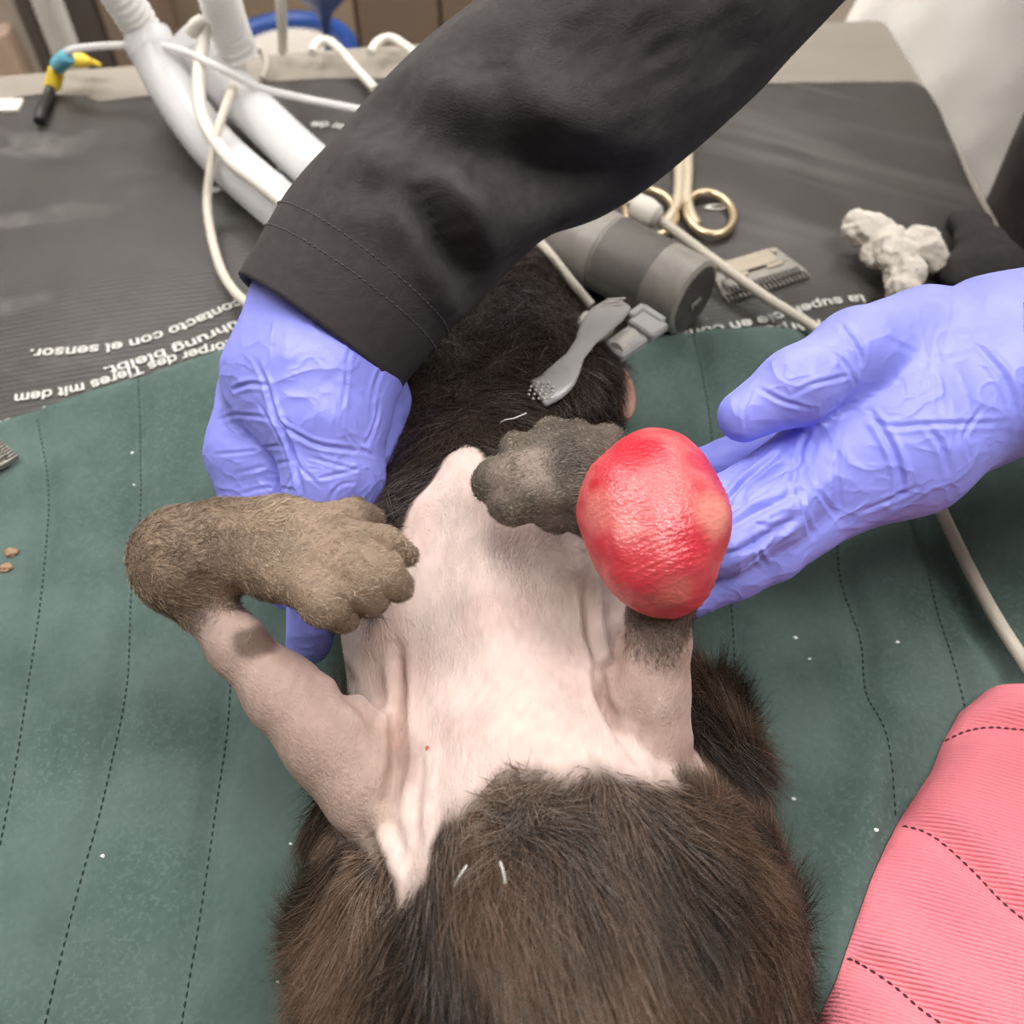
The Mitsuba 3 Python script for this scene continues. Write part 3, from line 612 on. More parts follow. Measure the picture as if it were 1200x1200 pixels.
# ------------------------------------------------------------------ the person: two gloved hands, black jacket, white coat
tag('person', 'person in a black jacket over white clothes with blue gloves, holding the animal', 'person')
def ridge(x): return 1 - dr.abs(2 * x - 1)
def glove_bump(p, n, uv):
    a = ridge(noise(p.x * 60 + 3 * noise(p.x * 40, p.y * 40, p.z * 40), p.y * 60, p.z * 60))
    b = ridge(noise(p.x * 150 + 4, p.y * 150 + 2 * noise(p.x * 90, p.y * 90), p.z * 150))
    return a * a * a * a * a * a + b * b * b * b * b * b * 0.5
mat('glove', proc(lambda p, n, uv: mix((0.245, 0.265, 0.80), (0.28, 0.30, 0.85), noise(p.x * 50, p.y * 50, p.z * 50))), 0.42, 0.45, bump=glove_bump, bscale=0.00058, eps=4e-4, sheen=0.2)

def glove(build, lo, hi, creases, seed, folds=()):
    G = Field(lo, hi, 0.0016); build(G)
    V, F = G.mesh(); V = smooth(V, F, 4); N = normals(V, F); B = V
    V, F = trimesh.remesh.subdivide(V, F); V = smooth(V, F, 2); N = normals(V, F); B = V
    # loose rubber: broad puckers stretched across the hand
    q = meshkit.fbm(V * 55, 2, seed)
    V = V + N * (0.0010 * (q - .5))[:, None]
    for pts, w, d in creases: V = crease(V, N, pts, w * .66, d * .45, lip=.6, base=B)
    return V, normals(V, F), F, B

# the hand at the left comes down from the sleeve, fingers towards the camera
def lefthand(G):
    w = [P(372, 345, .140), P(395, 345, .140), P(415, 352, .136)]
    G.chain(PP([(396, 310, .142), (388, 350, .137)]), [.026, .0275], .02)
    G.chain(PP([(345, 365, .128), (318, 440, .118), (312, 470, .112)]), [.019, .0180, .0150], .016)
    G.chain(PP([(365, 365, .132), (340, 440, .126), (345, 490, .120)]), [.020, .0185, .0155], .016)
    G.chain(PP([(395, 365, .132), (378, 440, .130), (378, 495, .122)]), [.020, .0185, .0155], .016)
    G.chain(PP([(410, 385, .118), (412, 440, .119), (405, 490, .114)]), [.0175, .0178, .0150], .016)
    G.chain(PP([(374, 500, .122), (375, 565, .108), (370, 660, .082), (362, 752, .050)]), [.0145, .0125, .0115, .0100], .012)
    G.chain(PP([(406, 495, .114), (408, 560, .102), (402, 640, .080), (398, 700, .055)]), [.0140, .0125, .0112, .0095], .012)
    G.chain(PP([(432, 405, .100), (450, 470, .088), (436, 535, .076), (425, 575, .065)]), [.0150, .0120, .0110, .0100], .003)
    G.chain(PP([(312, 462, .104), (318, 540, .096), (330, 625, .080), (338, 690, .060)]), [.0150, .0145, .0120, .0095], .0030)
    G.chain(PP([(292, 462, .098), (284, 530, .090), (300, 595, .074), (318, 640, .060)]), [.0140, .0135, .0118, .0095], .014)
CL = [([(312, 452), (322, 485), (340, 522), (350, 560), (355, 592)], .0018, .0030), ([(270, 458), (290, 450), (312, 452)], .0014, .0020), ([(252, 492), (280, 488), (318, 490)], .0013, .0014),
      ([(252, 532), (285, 530), (335, 521)], .0012, .0013), ([(275, 555), (305, 548), (345, 540)], .0014, .0010), ([(318, 488), (345, 508), (375, 522), (428, 530)], .0014, .0018),
      ([(412, 400), (405, 450), (400, 500)], .0014, .0006), ([(445, 470), (440, 500), (430, 520)], .0014, .0016), ([(370, 562), (395, 556), (425, 548)], .0012, .0009), ([(335, 515), (350, 545), (375, 570)], .0012, .0012),
      ([(360, 535), (395, 545), (425, 552)], .0011, .0010), ([(300, 425), (310, 445), (318, 470)], .0018, .0012), ([(430, 370), (410, 410), (398, 440)], .0016, .0005), ([(455, 420), (440, 450), (436, 480)], .0016, .0010),
      ([(280, 580), (310, 572), (345, 575)], .0013, .0012), ([(300, 470), (320, 500), (335, 535)], .0014, .0010), ([(405, 505), (420, 525), (438, 535)], .0012, .0010), ([(330, 575), (345, 555), (340, 530)], .0012, .0010), ([(385, 590), (395, 570), (420, 565)], .0012, .0008)]
GV, GN, GF, _ = glove(lefthand, P(230, 800, .03) - [.02, .01, .03], P(480, 280, .13) + [.02, .03, .06], CL, 3)
obj('glove', (GV, GF), 'mat_glove', 'person', True, 'blue glove coming out of the black sleeve')

# the hand at the right reaches in from the right edge, palm down, thumb on the far side
def righthand(G):
    G.chain(PP([(1330, 390, .135), (1235, 405, .130), (1170, 420, .126)]), [.0310, .0300, .0290], .02)
    G.chain(PP([(1225, 440, .126), (1160, 460, .122)]), [.0240, .0250], .02)
    G.chain(PP([(1150, 395, .128), (1065, 425, .124), (990, 468, .110)]), [.0235, .0190, .0145], .016)
    G.chain(PP([(1150, 425, .128), (1060, 460, .127), (975, 500, .120)]), [.0235, .0205, .0165], .016)
    G.chain(PP([(1150, 455, .124), (1065, 505, .122), (975, 545, .116)]), [.0230, .0200, .0165], .016)
    G.chain(PP([(1150, 475, .118), (1070, 540, .114), (985, 585, .106)]), [.0210, .0185, .0155], .016)
    k = .0028
    G.chain(PP([(990, 472, .106), (905, 524, .098), (855, 541, .095), (805, 555, .094)]), [.0140, .0112, .0105, .0090], k)
    G.chain(PP([(975, 505, .118), (905, 556, .114), (850, 588, .112), (800, 605, .110)]), [.0145, .0118, .0110, .0095], k)
    G.chain(PP([(970, 550, .114), (905, 606, .116), (850, 637, .116), (800, 655, .114)]), [.0150, .0130, .0120, .0100], k)
    G.chain(PP([(980, 590, .104), (905, 645, .102), (860, 668, .098), (808, 695, .094)]), [.0145, .0125, .0118, .0100], k)
    G.chain(PP([(1085, 385, .136), (1005, 412, .147), (935, 452, .146), (872, 487, .138)]), [.0185, .0165, .0145, .0105], .006)
CR = [([(860, 590), (895, 563), (940, 540)], .0030, .006), ([(850, 622), (890, 598), (940, 575)], .0026, .004), ([(850, 655), (890, 634), (935, 605)], .0026, .004), ([(842, 598), (880, 560), (920, 525)], .0022, .004),
      ([(850, 605), (890, 580), (930, 545)], .0020, .002), ([(918, 590), (935, 545), (945, 510), (985, 480)], .0018, .0018), ([(920, 530), (935, 570), (945, 610), (955, 628)], .0018, .0020),
      ([(1020, 480), (1045, 525), (1057, 570), (1048, 592)], .0020, .0028), ([(1085, 500), (1105, 525), (1112, 555)], .0018, .0022), ([(1000, 482), (1040, 500), (1080, 498), (1180, 495)], .0016, .0012),
      ([(1140, 400), (1175, 440), (1190, 480), (1192, 512)], .0022, .0024), ([(985, 380), (1000, 400), (1010, 425)], .0016, .0024), ([(955, 400), (985, 420), (1005, 450)], .0015, .0014),
      ([(890, 455), (915, 470), (945, 478)], .0014, .0014), ([(925, 465), (955, 450), (1000, 440)], .0014, .0014), ([(880, 460), (872, 480), (875, 505)], .0012, .0012),
      ([(880, 630), (890, 650), (897, 662)], .0015, .0018), ([(850, 690), (880, 660), (930, 612)], .0016, .0016), ([(955, 520), (950, 560), (985, 610)], .0016, .0014), ([(1040, 400), (1100, 420), (1150, 410)], .0018, .0006),
      ([(985, 500), (980, 550), (985, 600)], .0016, .0012), ([(870, 610), (900, 618), (930, 610)], .0013, .0012), ([(845, 650), (870, 645), (900, 635)], .0013, .0012), ([(1150, 480), (1130, 510), (1140, 540)], .0016, .0015),
      ([(1010, 600), (1040, 588), (1075, 570)], .0016, .0016), ([(1100, 380), (1090, 440), (1100, 480)], .0020, .0006)]
RV, RN, RF, _ = glove(righthand, P(790, 720, .10) - [.02, .02, .03], P(1250, 340, .15) + [.03, .04, .03], CR, 11)
obj('glove', (RV, RF), 'mat_glove', 'person', True, 'blue glove reaching in from the right')

# sleeves: tubes with folds
def sleeve_col(p, n, uv):
    c = mix((0.036, 0.032, 0.032), (0.056, 0.051, 0.050), fbm(p.x * 300, p.y * 300, p.z * 300))
    return c
mat('jacket', proc(sleeve_col), 0.85, 0.2, bump=lambda p, n, uv: fbm(p.x * 1300, p.y * 1300, p.z * 1300), bscale=0.0003, eps=2e-4, sheen=1.0, sheen_tint=0.1)
def sleeve_path(knots, rads, step=0.002):
    q = curve(np.c_[knots, rads], step=step); return q[:, :3], q[:, 3]
SK = PP([(374, 392, .128), (455, 283, .150), (568, 168, .172), (700, 78, .195), (855, -90, .235)])
SK = np.vstack([SK, [[.23, .26, Z0 + .33], [.38, .40, Z0 + .47]]])
sp, sr = sleeve_path(SK, [.0425, .0465, .0495, .0545, .060, .068, .075])
seg = 150
cut = np.argmax(sp[:, 0] > .33)
sp, sr = sp[:cut], sr[:cut]
SV, SF = sweep(sp, sr, seg, caps=False, side=[0, 0, 1], flat=.96)
# slant the cuff's mouth to run square to the forearm in the photograph, then fold the cloth
SN = normals(SV, SF); SB = SV
if ((SN[: seg] * (SV[:seg] - sp[0])).sum() < 0): SF = SF[:, ::-1]; SN = -SN
ug = np.repeat(np.r_[0, np.cumsum(np.linalg.norm(np.diff(sp, axis=0), axis=1))], seg); ph = np.tile(np.arange(seg) / seg * 2 * np.pi, len(sp))
loose = np.clip((ug - .02) / .05, 0, 1)
nzv = meshkit.fbm(np.stack([ug * 14, np.cos(ph) * 1.4, np.sin(ph) * 1.4], 1) + 3, 3, 4) - .5
SV = SV + SN * (loose * .008 * nzv)[:, None]
SC = [([(488, 190), (500, 235), (525, 290), (556, 345)], .006, .006), ([(455, 128), (490, 150), (550, 172), (630, 195), (720, 212)], .0105, .0120), ([(495, 205), (508, 245), (530, 290), (560, 335)], .0075, .0075), ([(568, 70), (580, 110), (605, 145), (650, 172)], .009, .0045),
      ([(405, 205), (450, 228), (500, 240)], .007, .0030), ([(660, 20), (690, 60), (720, 110)], .012, .0045), ([(740, 20), (765, 55), (790, 110)], .011, .0050), ([(545, 190), (600, 225), (660, 232)], .010, .0055),
      ([(430, 150), (465, 185), (500, 205)], .009, .0025), ([(830, 10), (850, 50), (865, 90)], .012, .004)]
for pts, w, d in SC: SV = crease(SV, SN, pts, w, d, lip=.45, base=SB)
SV = smooth(SV, SF, 6)
# the hem turns in at the mouth
lip = SV[:seg]; c0 = lip.mean(0); inner = [c0 + (lip - c0) * a + (sp[1] - sp[0]) * b for a, b in ((.97, -.4), (.93, .2), (.90, 3.0), (.88, 8.0))]
base = len(SV); SV2 = np.vstack([SV] + inner); ring = [np.arange(seg)] + [base + i * seg + np.arange(seg) for i in range(4)]
extra = []
for a, b in zip(ring[:-1], ring[1:]):
    a2, b2 = np.roll(a, -1), np.roll(b, -1); extra += [np.stack([a, b, b2], 1), np.stack([a, b2, a2], 1)]
extra = np.vstack(extra)
SFx = np.vstack([SF, extra])
obj('jacket_sleeve', trimesh.Trimesh(SV2, SFx, process=False), 'mat_jacket', 'person', True, 'black sleeve reaching across the top of the photo')
mat('jacket_thread', (0.065, 0.06, 0.057), 0.8)
SNf = normals(SV, SF)
for off in (.0235, .0335):
    row = np.argmin(np.abs(ug.reshape(-1, seg)[:, 0] - off)); ids = row * seg + np.r_[np.arange(seg), 0]
    obj('hem_stitching', stitches(SV[ids] + SNf[ids] * .0001, SNf[ids], .0016, .0011, .00042), 'mat_jacket_thread', 'person__jacket_sleeve', True)
# the other sleeve and the jacket's front hang beside the table's corner
def tube_cloth(name, knots, rads, label, bsdf, seed, flat=1.0, amp=.014, seg=96):
    p, r = sleeve_path(np.array(knots), rads, .005); V, F = sweep(p, r, seg, True, side=[0, 0, 1] if abs((p[-1] - p[0])[2]) < np.linalg.norm(p[-1] - p[0]) * .8 else [1, 0, 0], flat=flat)
    N = normals(V, F)
    V = V + N * (amp * 2 * (meshkit.fbm(V * np.array([16, 16, 7]), 3, seed) - .5))[:, None]
    return obj(name, trimesh.Trimesh(V, F, process=False), bsdf, 'person', True, label)
tube_cloth('jacket_sleeve', [P(1268, 396, .132), P(1400, 370, .150), [.52, .23, Z0 + .20], [.60, .34, Z0 + .40], [.60, .42, Z0 + .52]], [.046, .052, .060, .068, .075], 'black sleeve beyond the right edge', 'mat_jacket', 6)
mat('white_cloth', proc(lambda p, n, uv: mix((0.84, 0.80, 0.75), (0.88, 0.84, 0.79), fbm(p.x * 40, p.y * 40, p.z * 40))), 0.9, 0.2, bump=lambda p, n, uv: fbm(p.x * 700, p.y * 700, p.z * 700), bscale=0.0004, eps=3e-4)
tube_cloth('white_coat', [[.585, .62, .16], [.585, .62, .50], [.58, .61, .80], [.575, .60, Z0 + .12], [.565, .59, Z0 + .35], [.555, .58, Z0 + .55]], [.36, .325, .250, .190, .17, .15], 'white coat beyond the corner of the table', 'mat_white_cloth', 12, 1.0, .010, 140)
tube_cloth('jacket_front', [[.447, .315, .55], [.440, .320, Z0 - .10], [.442, .325, Z0 + .10], [.48, .36, Z0 + .35], [.53, .42, Z0 + .52]], [.060, .065, .068, .07, .07], 'black front of the jacket hanging open', 'mat_jacket', 14, 1.0, .010)
HF = Field(P(1150, 290, .0) - .06, P(1150, 290, .0) + .06, .002)  # added dark lump standing in for the shadow on the mat
for x, y, h, r in ((1138, 262, .008, .015), (1150, 285, .012, .018), (1172, 310, .015, .020), (1128, 318, .010, .018)): HF.ell(P(x, y, h), (r, r * .9, r * .55), .012)
hv, hf = HF.mesh(); hn = normals(hv, hf); hv = hv + hn * (.006 * (meshkit.fbm(hv * 60, 3, 2) - .5))[:, None]; hv[:, 2] = np.maximum(hv[:, 2], mat_z(hv[:, 0], hv[:, 1]) + .0005)
obj('shadow_lump', (hv, hf), 'mat_jacket', 'person', True, 'black cloth lump added in place of the shadow on the corner of the mat')
# the body inside the clothes
PB = Field([-.1, -.05, .0], [.85, .85, 1.62], .012)
PB.chain(np.array([[.50, .60, .05], [.50, .60, .5], [.53, .60, .9]]), [.07, .085, .10], .03); PB.chain(np.array([[.63, .60, .05], [.63, .60, .5], [.60, .60, .9]]), [.07, .085, .10], .03)
PB.ell([.56, .60, 1.15], (.15, .12, .30), .05); PB.cone([.42, .55, 1.40], [.68, .55, 1.40], .06, .06, .05); PB.cone([.555, .57, 1.40], [.55, .55, 1.55], .055, .052, .04)
PB.chain(np.array([[.42, .50, 1.40], SK[4], SK[2]]), [.055, .036, .030], .03); PB.chain(np.array([[.66, .48, 1.40], [.58, .30, 1.20], P(1330, 390, .135)]), [.055, .042, .028], .03)
bv, bf = PB.mesh(); mat('skin', (0.55, 0.36, 0.28), 0.5)
obj('body', (smooth(bv, bf, 4), bf), 'mat_skin', 'person', True)
# ------------------------------------------------------------------ things on the table
mat('white_cable', (0.74, 0.70, 0.63), 0.4, 0.5); mat('beige_cable', (0.60, 0.545, 0.455), 0.45, 0.5); mat('black_plastic', (0.022, 0.021, 0.020), 0.4)
mat('yellow_plastic', (0.80, 0.58, 0.05), 0.4); mat('cyan_plastic', (0.14, 0.45, 0.58), 0.4)
def lay(pts, dz): return [(x, y, mat_z(*[np.array([a]) for a in P(x, y, .004)[:2]])[0] - Z0 + dz) for x, y in pts]
def thing(name, label, cat, group=None): k = numbered(name); tag(k, label, cat, group); return k
def single(name, mesh, bsdf, label, cat, group=None, sm=40): return tag(obj(name, mesh, bsdf, None, sm), label, cat, group)

# breathing hoses
scene['mat_clear_hose'] = {'type': 'principledthin', 'base_color': rgb(.93, .92, .91), 'roughness': .2, 'diff_trans': .7, 'eta': 1.45}
scene['mat_hose_sheath'] = {'type': 'blendbsdf', 'weight': .70, 'a': {'type': 'thindielectric', 'int_ior': 1.35}, 'b': {'type': 'principledthin', 'base_color': rgb(.96, .96, .97), 'roughness': .2, 'diff_trans': .8, 'eta': 1.45}}
def hose(path, r, path2, label, r2):
    k = thing('breathing_hose', label, 'hose')
    p = curve(PP(path), step=.003); s = np.linspace(0, 1, len(p))
    rr = r * (1 - .12 * np.exp(-((s - 0) / .02) ** 2))
    obj('sheath', sweep(p, rr, 32, False), 'mat_hose_sheath', k, True)
    p2 = curve(PP(path2), step=.0007); L = np.r_[0, np.cumsum(np.linalg.norm(np.diff(p2, axis=0), axis=1))]
    obj('corrugated_tube', sweep(p2, r2 + .0018 * np.sin(L * 2 * np.pi / .0062), 24, False), 'mat_clear_hose', k, True, 'ridged inner tube')
    p3 = p[2]; t = p[3] - p[1]; t /= np.linalg.norm(t)
    obj('collar', sweep(np.array([p3 - t * .007, p3 - t * .006, p3 + t * .006, p3 + t * .007]), [r * .98, r * 1.06, r * 1.06, r * .98], 32, False), 'mat_hose_sheath', k, True)
    return k
hose([(172, 44, .060), (200, 100, .040), (245, 165, .026), (300, 218, .022), (362, 268, .020)], .0165, [(112, -45, .120), (140, -8, .095), (172, 44, .060), (200, 100, .040), (245, 165, .026), (300, 212, .023), (322, 228, .022)], 'translucent corrugated breathing hose nearest the left edge, under the white cable', .0120)
hose([(222, 40, .062), (262, 92, .040), (318, 150, .026), (372, 200, .022), (430, 245, .020)], .0165, [(222, 40, .062), (262, 92, .040), (318, 150, .026), (372, 200, .023)], 'smooth translucent breathing hose beside the black sleeve', .0125)
k = thing('corrugated_hose', 'short length of clear ridged hose standing behind the smooth hoses', 'hose')
p2 = curve(PP([(250, -40, .130), (258, 0, .100), (270, 38, .072), (280, 62, .056)]), step=.0007); L = np.r_[0, np.cumsum(np.linalg.norm(np.diff(p2, axis=0), axis=1))]
obj('ridged_wall', sweep(p2, .0125 + .0018 * np.sin(L * 2 * np.pi / .0062), 28, False), 'mat_clear_hose', k, True)

single('cable', cable(PP([(222, 40, .080), (230, 28, .086), (240, 26, .085), (238, 50, .075), (233, 90, .062), (238, 140, .050), (268, 186, .045), (300, 212, .045), (345, 248, .040)]), .0046), 'mat_white_cable', 'thick glossy white cable bent over the breathing hoses', 'cable')
single('cable', cable(PP([(308, 92, .004), (313, 72, .012), (302, 57, .020), (288, 66, .026), (270, 110, .050), (256, 150, .052), (247, 195, .036), (243, 245, .018), (255, 305, .014), (275, 342, .020), (310, 372, .030)]), .0031), 'mat_beige_cable', 'beige cable curving down to the left hand', 'cable')
single('cable', cable(PP(lay([(366, 62), (370, 52), (382, 47), (398, 58), (415, 78), (440, 105)], .010)), .0036), 'mat_white_cable', 'white cable looped over the far table edge left of the sleeve', 'cable')
single('cable', cable(PP(lay([(434, 62), (442, 50), (457, 44), (475, 54), (492, 68)], .010)), .0036), 'mat_white_cable', 'short white cable loop touching the upper edge of the sleeve', 'cable')
single('cable', cable([P(331, 60, .006), P(331, 40, .030), P(329, 0, .080), P(327, -50, .150)], .0040), 'mat_white_cable', 'white cable hanging straight down behind the table', 'cable')

# thin gas line with its plug
k = thing('sampling_line', 'thin clear line with a blue and yellow plug at the mat corner', 'tube')
obj('line', cable(PP([(72, 72, .030), (85, 58, .040), (150, 53, .046), (205, 57, .066), (250, 76, .070), (300, 101, .048), (350, 114, .034), (400, 124, .030), (440, 132, .030)]), .0027), 'mat_clear_hose', k, True)
obj('blue_fitting', lathe([(0, .0045), (.15, .0062), (.85, .0062), (1, .0045)], P(66, 79, .024), P(80, 66, .036), 20), 'mat_cyan_plastic', k, 30, 'blue fitting')
k = thing('mat_plug', 'yellow plug on a black lead going into the mat corner', 'plug')
obj('sleeve', lathe([(0, .0045), (.08, .0062), (.9, .0062), (1, .0048)], P(61, 104, .008), P(67, 80, .021), 20), 'mat_yellow_plastic', k, 30)
obj('lead', cable(PP([(60, 103, .010), (56, 114, .0075), (49, 128, .0095), (46, 142, .008)]), .0042), 'mat_black_plastic', k, True, 'black lead')
single('luer_cap', join(lathe([(0, .004), (.1, .0055), (.7, .0055), (1, .003)], P(80, 70, .018), P(106, 72, .016), 18), lathe([(0, .0025), (.7, .002), (1, .0008)], P(106, 72, .016), P(119, 77, .012), 12)), 'mat_yellow_plastic', 'small yellow cap lying beside the blue fitting', 'cap')
single('white_tape', rbox((.03, .016, .004), P(2, 124, .004), .001), 'mat_white_cable', 'scrap of white tape at the left end of the mat edge', 'tape')

# electric clipper
mat('clipper_body', proc(lambda p, n, uv: mix((0.30, 0.275, 0.24), (0.34, 0.31, 0.27), noise(p.x * 300, p.y * 300))), 0.4, 0.5)
mat('clipper_nub', (0.17, 0.155, 0.14), 0.5); mat('clipper_grip', (0.25, 0.23, 0.20), 0.5, 0.4); mat('clipper_dark', (0.055, 0.05, 0.047), 0.4)
k = thing('hair_clipper', 'grey cylindrical electric hair clipper lying behind the animal', 'clipper')
ca, cb = P(540, 206, .0285), P(815, 351, .0285); R0 = .0245; ax_ = (cb - ca) / np.linalg.norm(cb - ca); Lc = np.linalg.norm(cb - ca)
obj('body', lathe([(0, .012), (.02, .018), (.08, .0225), (.3, R0), (.655, R0), (.66, R0 - .0006), (.664, R0 - .0006)], ca, cb, 64), 'mat_clipper_body', k, 25)
obj('end_cap', lathe([(.862, R0 - .0005), (.866, R0), (.975, R0), (.99, R0 - .0004), (.997, R0 - .002), (1.0, R0 - .0035)], ca, cb, 64), 'mat_clipper_body', k, 25)
obj('end_face', lathe([(.985, R0 - .003), (1.0005, R0 - .0032), (1.0005, .0001)], ca, cb, 64), 'mat_clipper_dark', k, 25, 'dark flat end with a socket')
obj('grip_band', lathe([(.663, R0 - .0008), (.667, R0 - .0002), (.86, R0 - .0002), (.863, R0 - .0008)], ca, cb, 64), 'mat_clipper_grip', k, 25)
side_ = np.cross(ax_, [0, 0, 1]); dots = []
for i in range(18):
    for j in range(-16, 17):
        t = (.672 + i * .0108) * Lc; a = j * .095 + (.0475 if i % 2 else 0); nn = np.array([0, 0, 1]) * math.cos(a) - side_ * math.sin(a)
        m = trimesh.creation.box((.0016, .0016, .0005)); m.apply_transform(frame_on(ca + ax_ * t + nn * (R0 - .0001), ax_, nn)); dots.append(m)
obj('grip_nubs', join(*dots), 'mat_clipper_nub', k, False, kind='stuff')
M = frame_on(cb + ax_ * .0008, -side_, ax_)
def placed(m, M): m = m.copy(); m.apply_transform(M); return m
obj('socket', placed(join(rbox((.0105, .0042, .0012), (0, -.003, 0), .0005)), M), 'mat_clipper_grip', k, 30); obj('socket', placed(join(rbox((.0026, .0026, .0016), (-.002, -.0028, .0002), .0004), rbox((.0022, .0022, .0016), (.0025, -.0028, .0002), .0004)), M), 'mat_black_plastic', k, 30)
top_ = np.array([0, 0, 1.0]) * .97 + side_ * -.25; top_ /= np.linalg.norm(top_)
e = trimesh.creation.icosphere(3); e.apply_scale([.013, .0075, .0022])
obj('switch', placed(e, frame_on(ca + ax_ * Lc * .48 + top_ * (R0 - .0004), ax_, top_)), 'mat_clipper_grip', k, True)

# clipper blades
mat('blade_steel', (0.30, 0.28, 0.25), 0.4, metal=0.5); mat('blade_brass', (0.42, 0.36, 0.28), 0.38, metal=0.5); mat('blade_dark', (0.05, 0.045, 0.04), 0.5)
def blade(o, teeth_dir, label, w=.046, h=0.004):
    """A detachable clipper blade: x along the teeth, y from the teeth to the back."""
    k = thing('clipper_blade', label, 'clipper blade'); M = frame_on(o + [0, 0, h], teeth_dir)
    hw = w / 2
    plate = extrude(sg.Polygon([(-hw, .004), (hw, .004), (hw - .001, .009), (hw - .006, .031), (-hw + .006, .031), (-hw + .001, .009)]), 0, .0032)
    obj('base_plate', placed(plate, M), 'mat_blade_steel', k, False)
    tooth = lambda x, y0, L_, w_, z0, z1: extrude(sg.Polygon([(x - w_ / 2, y0), (x + w_ / 2, y0), (x + w_ * .28, y0 - L_), (x - w_ * .28, y0 - L_)]), z0, z1)
    obj('comb_teeth', placed(join(*[tooth(x, .0045, .0068, .0012, .0002, .0030) for x in np.linspace(-hw + .0009, hw - .0009, 20)]), M), 'mat_blade_steel', k, False)
    obj('cutter', placed(join(rbox((w * .86, .0075, .0022), (0, .0105, .0046), .0005), *[tooth(x, .0070, .0050, .0010, .0036, .0054) for x in np.linspace(-hw * .84, hw * .84, 19)]), M), 'mat_blade_steel', k, False)
    obj('spring_plate', placed(join(rbox((w * .58, .0135, .0016), (-.001, .0215, .0068), .0006), rbox((w * .2, .006, .003), (-w * .22, .0145, .0055), .0006), rbox((w * .2, .006, .003), (w * .2, .0145, .0055), .0006)), M), 'mat_blade_brass', k, 30, 'bright spring plate')
    obj('slot', placed(join(rbox((w * .80, .0016, .0012), (0, .0158, .0034), .0003), rbox((w * .30, .0035, .0014), (w * .02, .0290, .0030), .0004)), M), 'mat_blade_dark', k, 30)
    for sx in (-1, 1):
        sc_ = trimesh.creation.cylinder(.0022, .0022, sections=20); sc_.apply_translation([sx * w * .33, .0268, .0048]); obj('screw', placed(sc_, M), 'mat_blade_brass', k, 30)
    return k
tl, tr = P(851, 352, .006), P(948, 322, .006)
zb = mat_z(*[np.array([a]) for a in ((tl + tr) / 2)[:2]])[0] - Z0
blade((tl + tr) / 2 * [1, 1, 0] + [0, 0, Z0 + zb], (tr - tl) * [1, 1, 0], 'steel clipper blade with a bright plate beside the end of the grey clipper', np.linalg.norm(tr - tl), .0005)
tl, tr = P(34, 553, .014), P(-48, 478, .014); zb = 0.0135
mid = (tl + tr) / 2 * [1, 1, 0] + [0, 0, Z0]
kb = blade(mid + [0, 0, pad_z(np.array([mid[0]]), np.array([mid[1]]))[0] - Z0], (tr - tl) * [1, 1, 0], 'steel clipper blade lying on the green pad at the left edge', .046, .0012)

# ring-handled scissors
mat('tool_gold', (0.70, 0.60, 0.45), 0.38, metal=0.6); mat('tool_steel', (0.66, 0.52, 0.33), 0.3, metal=0.85)
k = thing('surgical_scissors', 'ring-handled surgical scissors half hidden by the sleeve', 'scissors')
sz = .009
def ring(cx, cy, rx, ry, name, label):
    c = P(cx, cy, sz); a = np.linspace(0, 2 * np.pi, 49)[:-1]; ex = P(cx + rx, cy, sz)[0] - c[0]; ey = np.linalg.norm(P(cx, cy - ry, sz) - c)
    pts = np.stack([c[0] + ex * np.cos(a), c[1] + ey * np.sin(a), np.full(48, c[2])], 1); pts = np.vstack([pts, pts[:2]])
    obj(name, sweep(pts, .0030, 12, False, flat=1.0), 'mat_tool_steel', k, True, label)
ring(762, 249, 29, 26, 'finger_ring', 'steel ring'); ring(832, 250, 27, 24, 'finger_ring', 'steel ring')
for s_ in (-1, 1):
    pts = [P(797 + s_ * 20, 252 + 12, sz), P(799 + s_ * 9, 246, sz), P(800 + s_ * 5, 226, sz), P(801 + s_ * 5, 200, sz), P(800 + s_ * 5, 175, sz), P(796 + s_ * 5, 155, sz), P(786 + s_ * 3, 120, sz), P(776 + s_, 90, sz)]
    obj('shank', sweep(curve(np.array(pts), step=.003), np.linspace(.0036, .0050, len(curve(np.array(pts), step=.003))), 12, True, flat=.8), 'mat_tool_gold', k, True, 'gold tinted handle')

# cable of the monitor with a white connector
k = thing('monitor_lead', 'beige lead running under the right hand and down across the green pad', 'cable')
obj('cord', cable(PP([(700, 213, .034), (722, 228, .034), (765, 252, .030), (830, 300, .020), (900, 350, .016), (962, 390, .018), (1020, 450, .024), (1070, 530, .024), (1092, 575, .022), (1130, 655, .019), (1165, 720, .018), (1205, 782, .019), (1230, 815, .032)]), .0033), 'mat_beige_cable', k, True)
obj('connector', lathe([(0, .0045), (.08, .0082), (.5, .0092), (.85, .0078), (1, .0050)], P(742, 239, .033), P(773, 257, .030), 24), 'mat_white_cable', k, 30, 'white connector')
single('sensor_lead', cable(PP([(590, 240, .050), (608, 258, .048), (640, 292, .058), (670, 330, .058), (693, 358, .052)]), .0028), 'mat_beige_cable', 'short beige lead crossing the clipper to the plastic clip', 'cable')

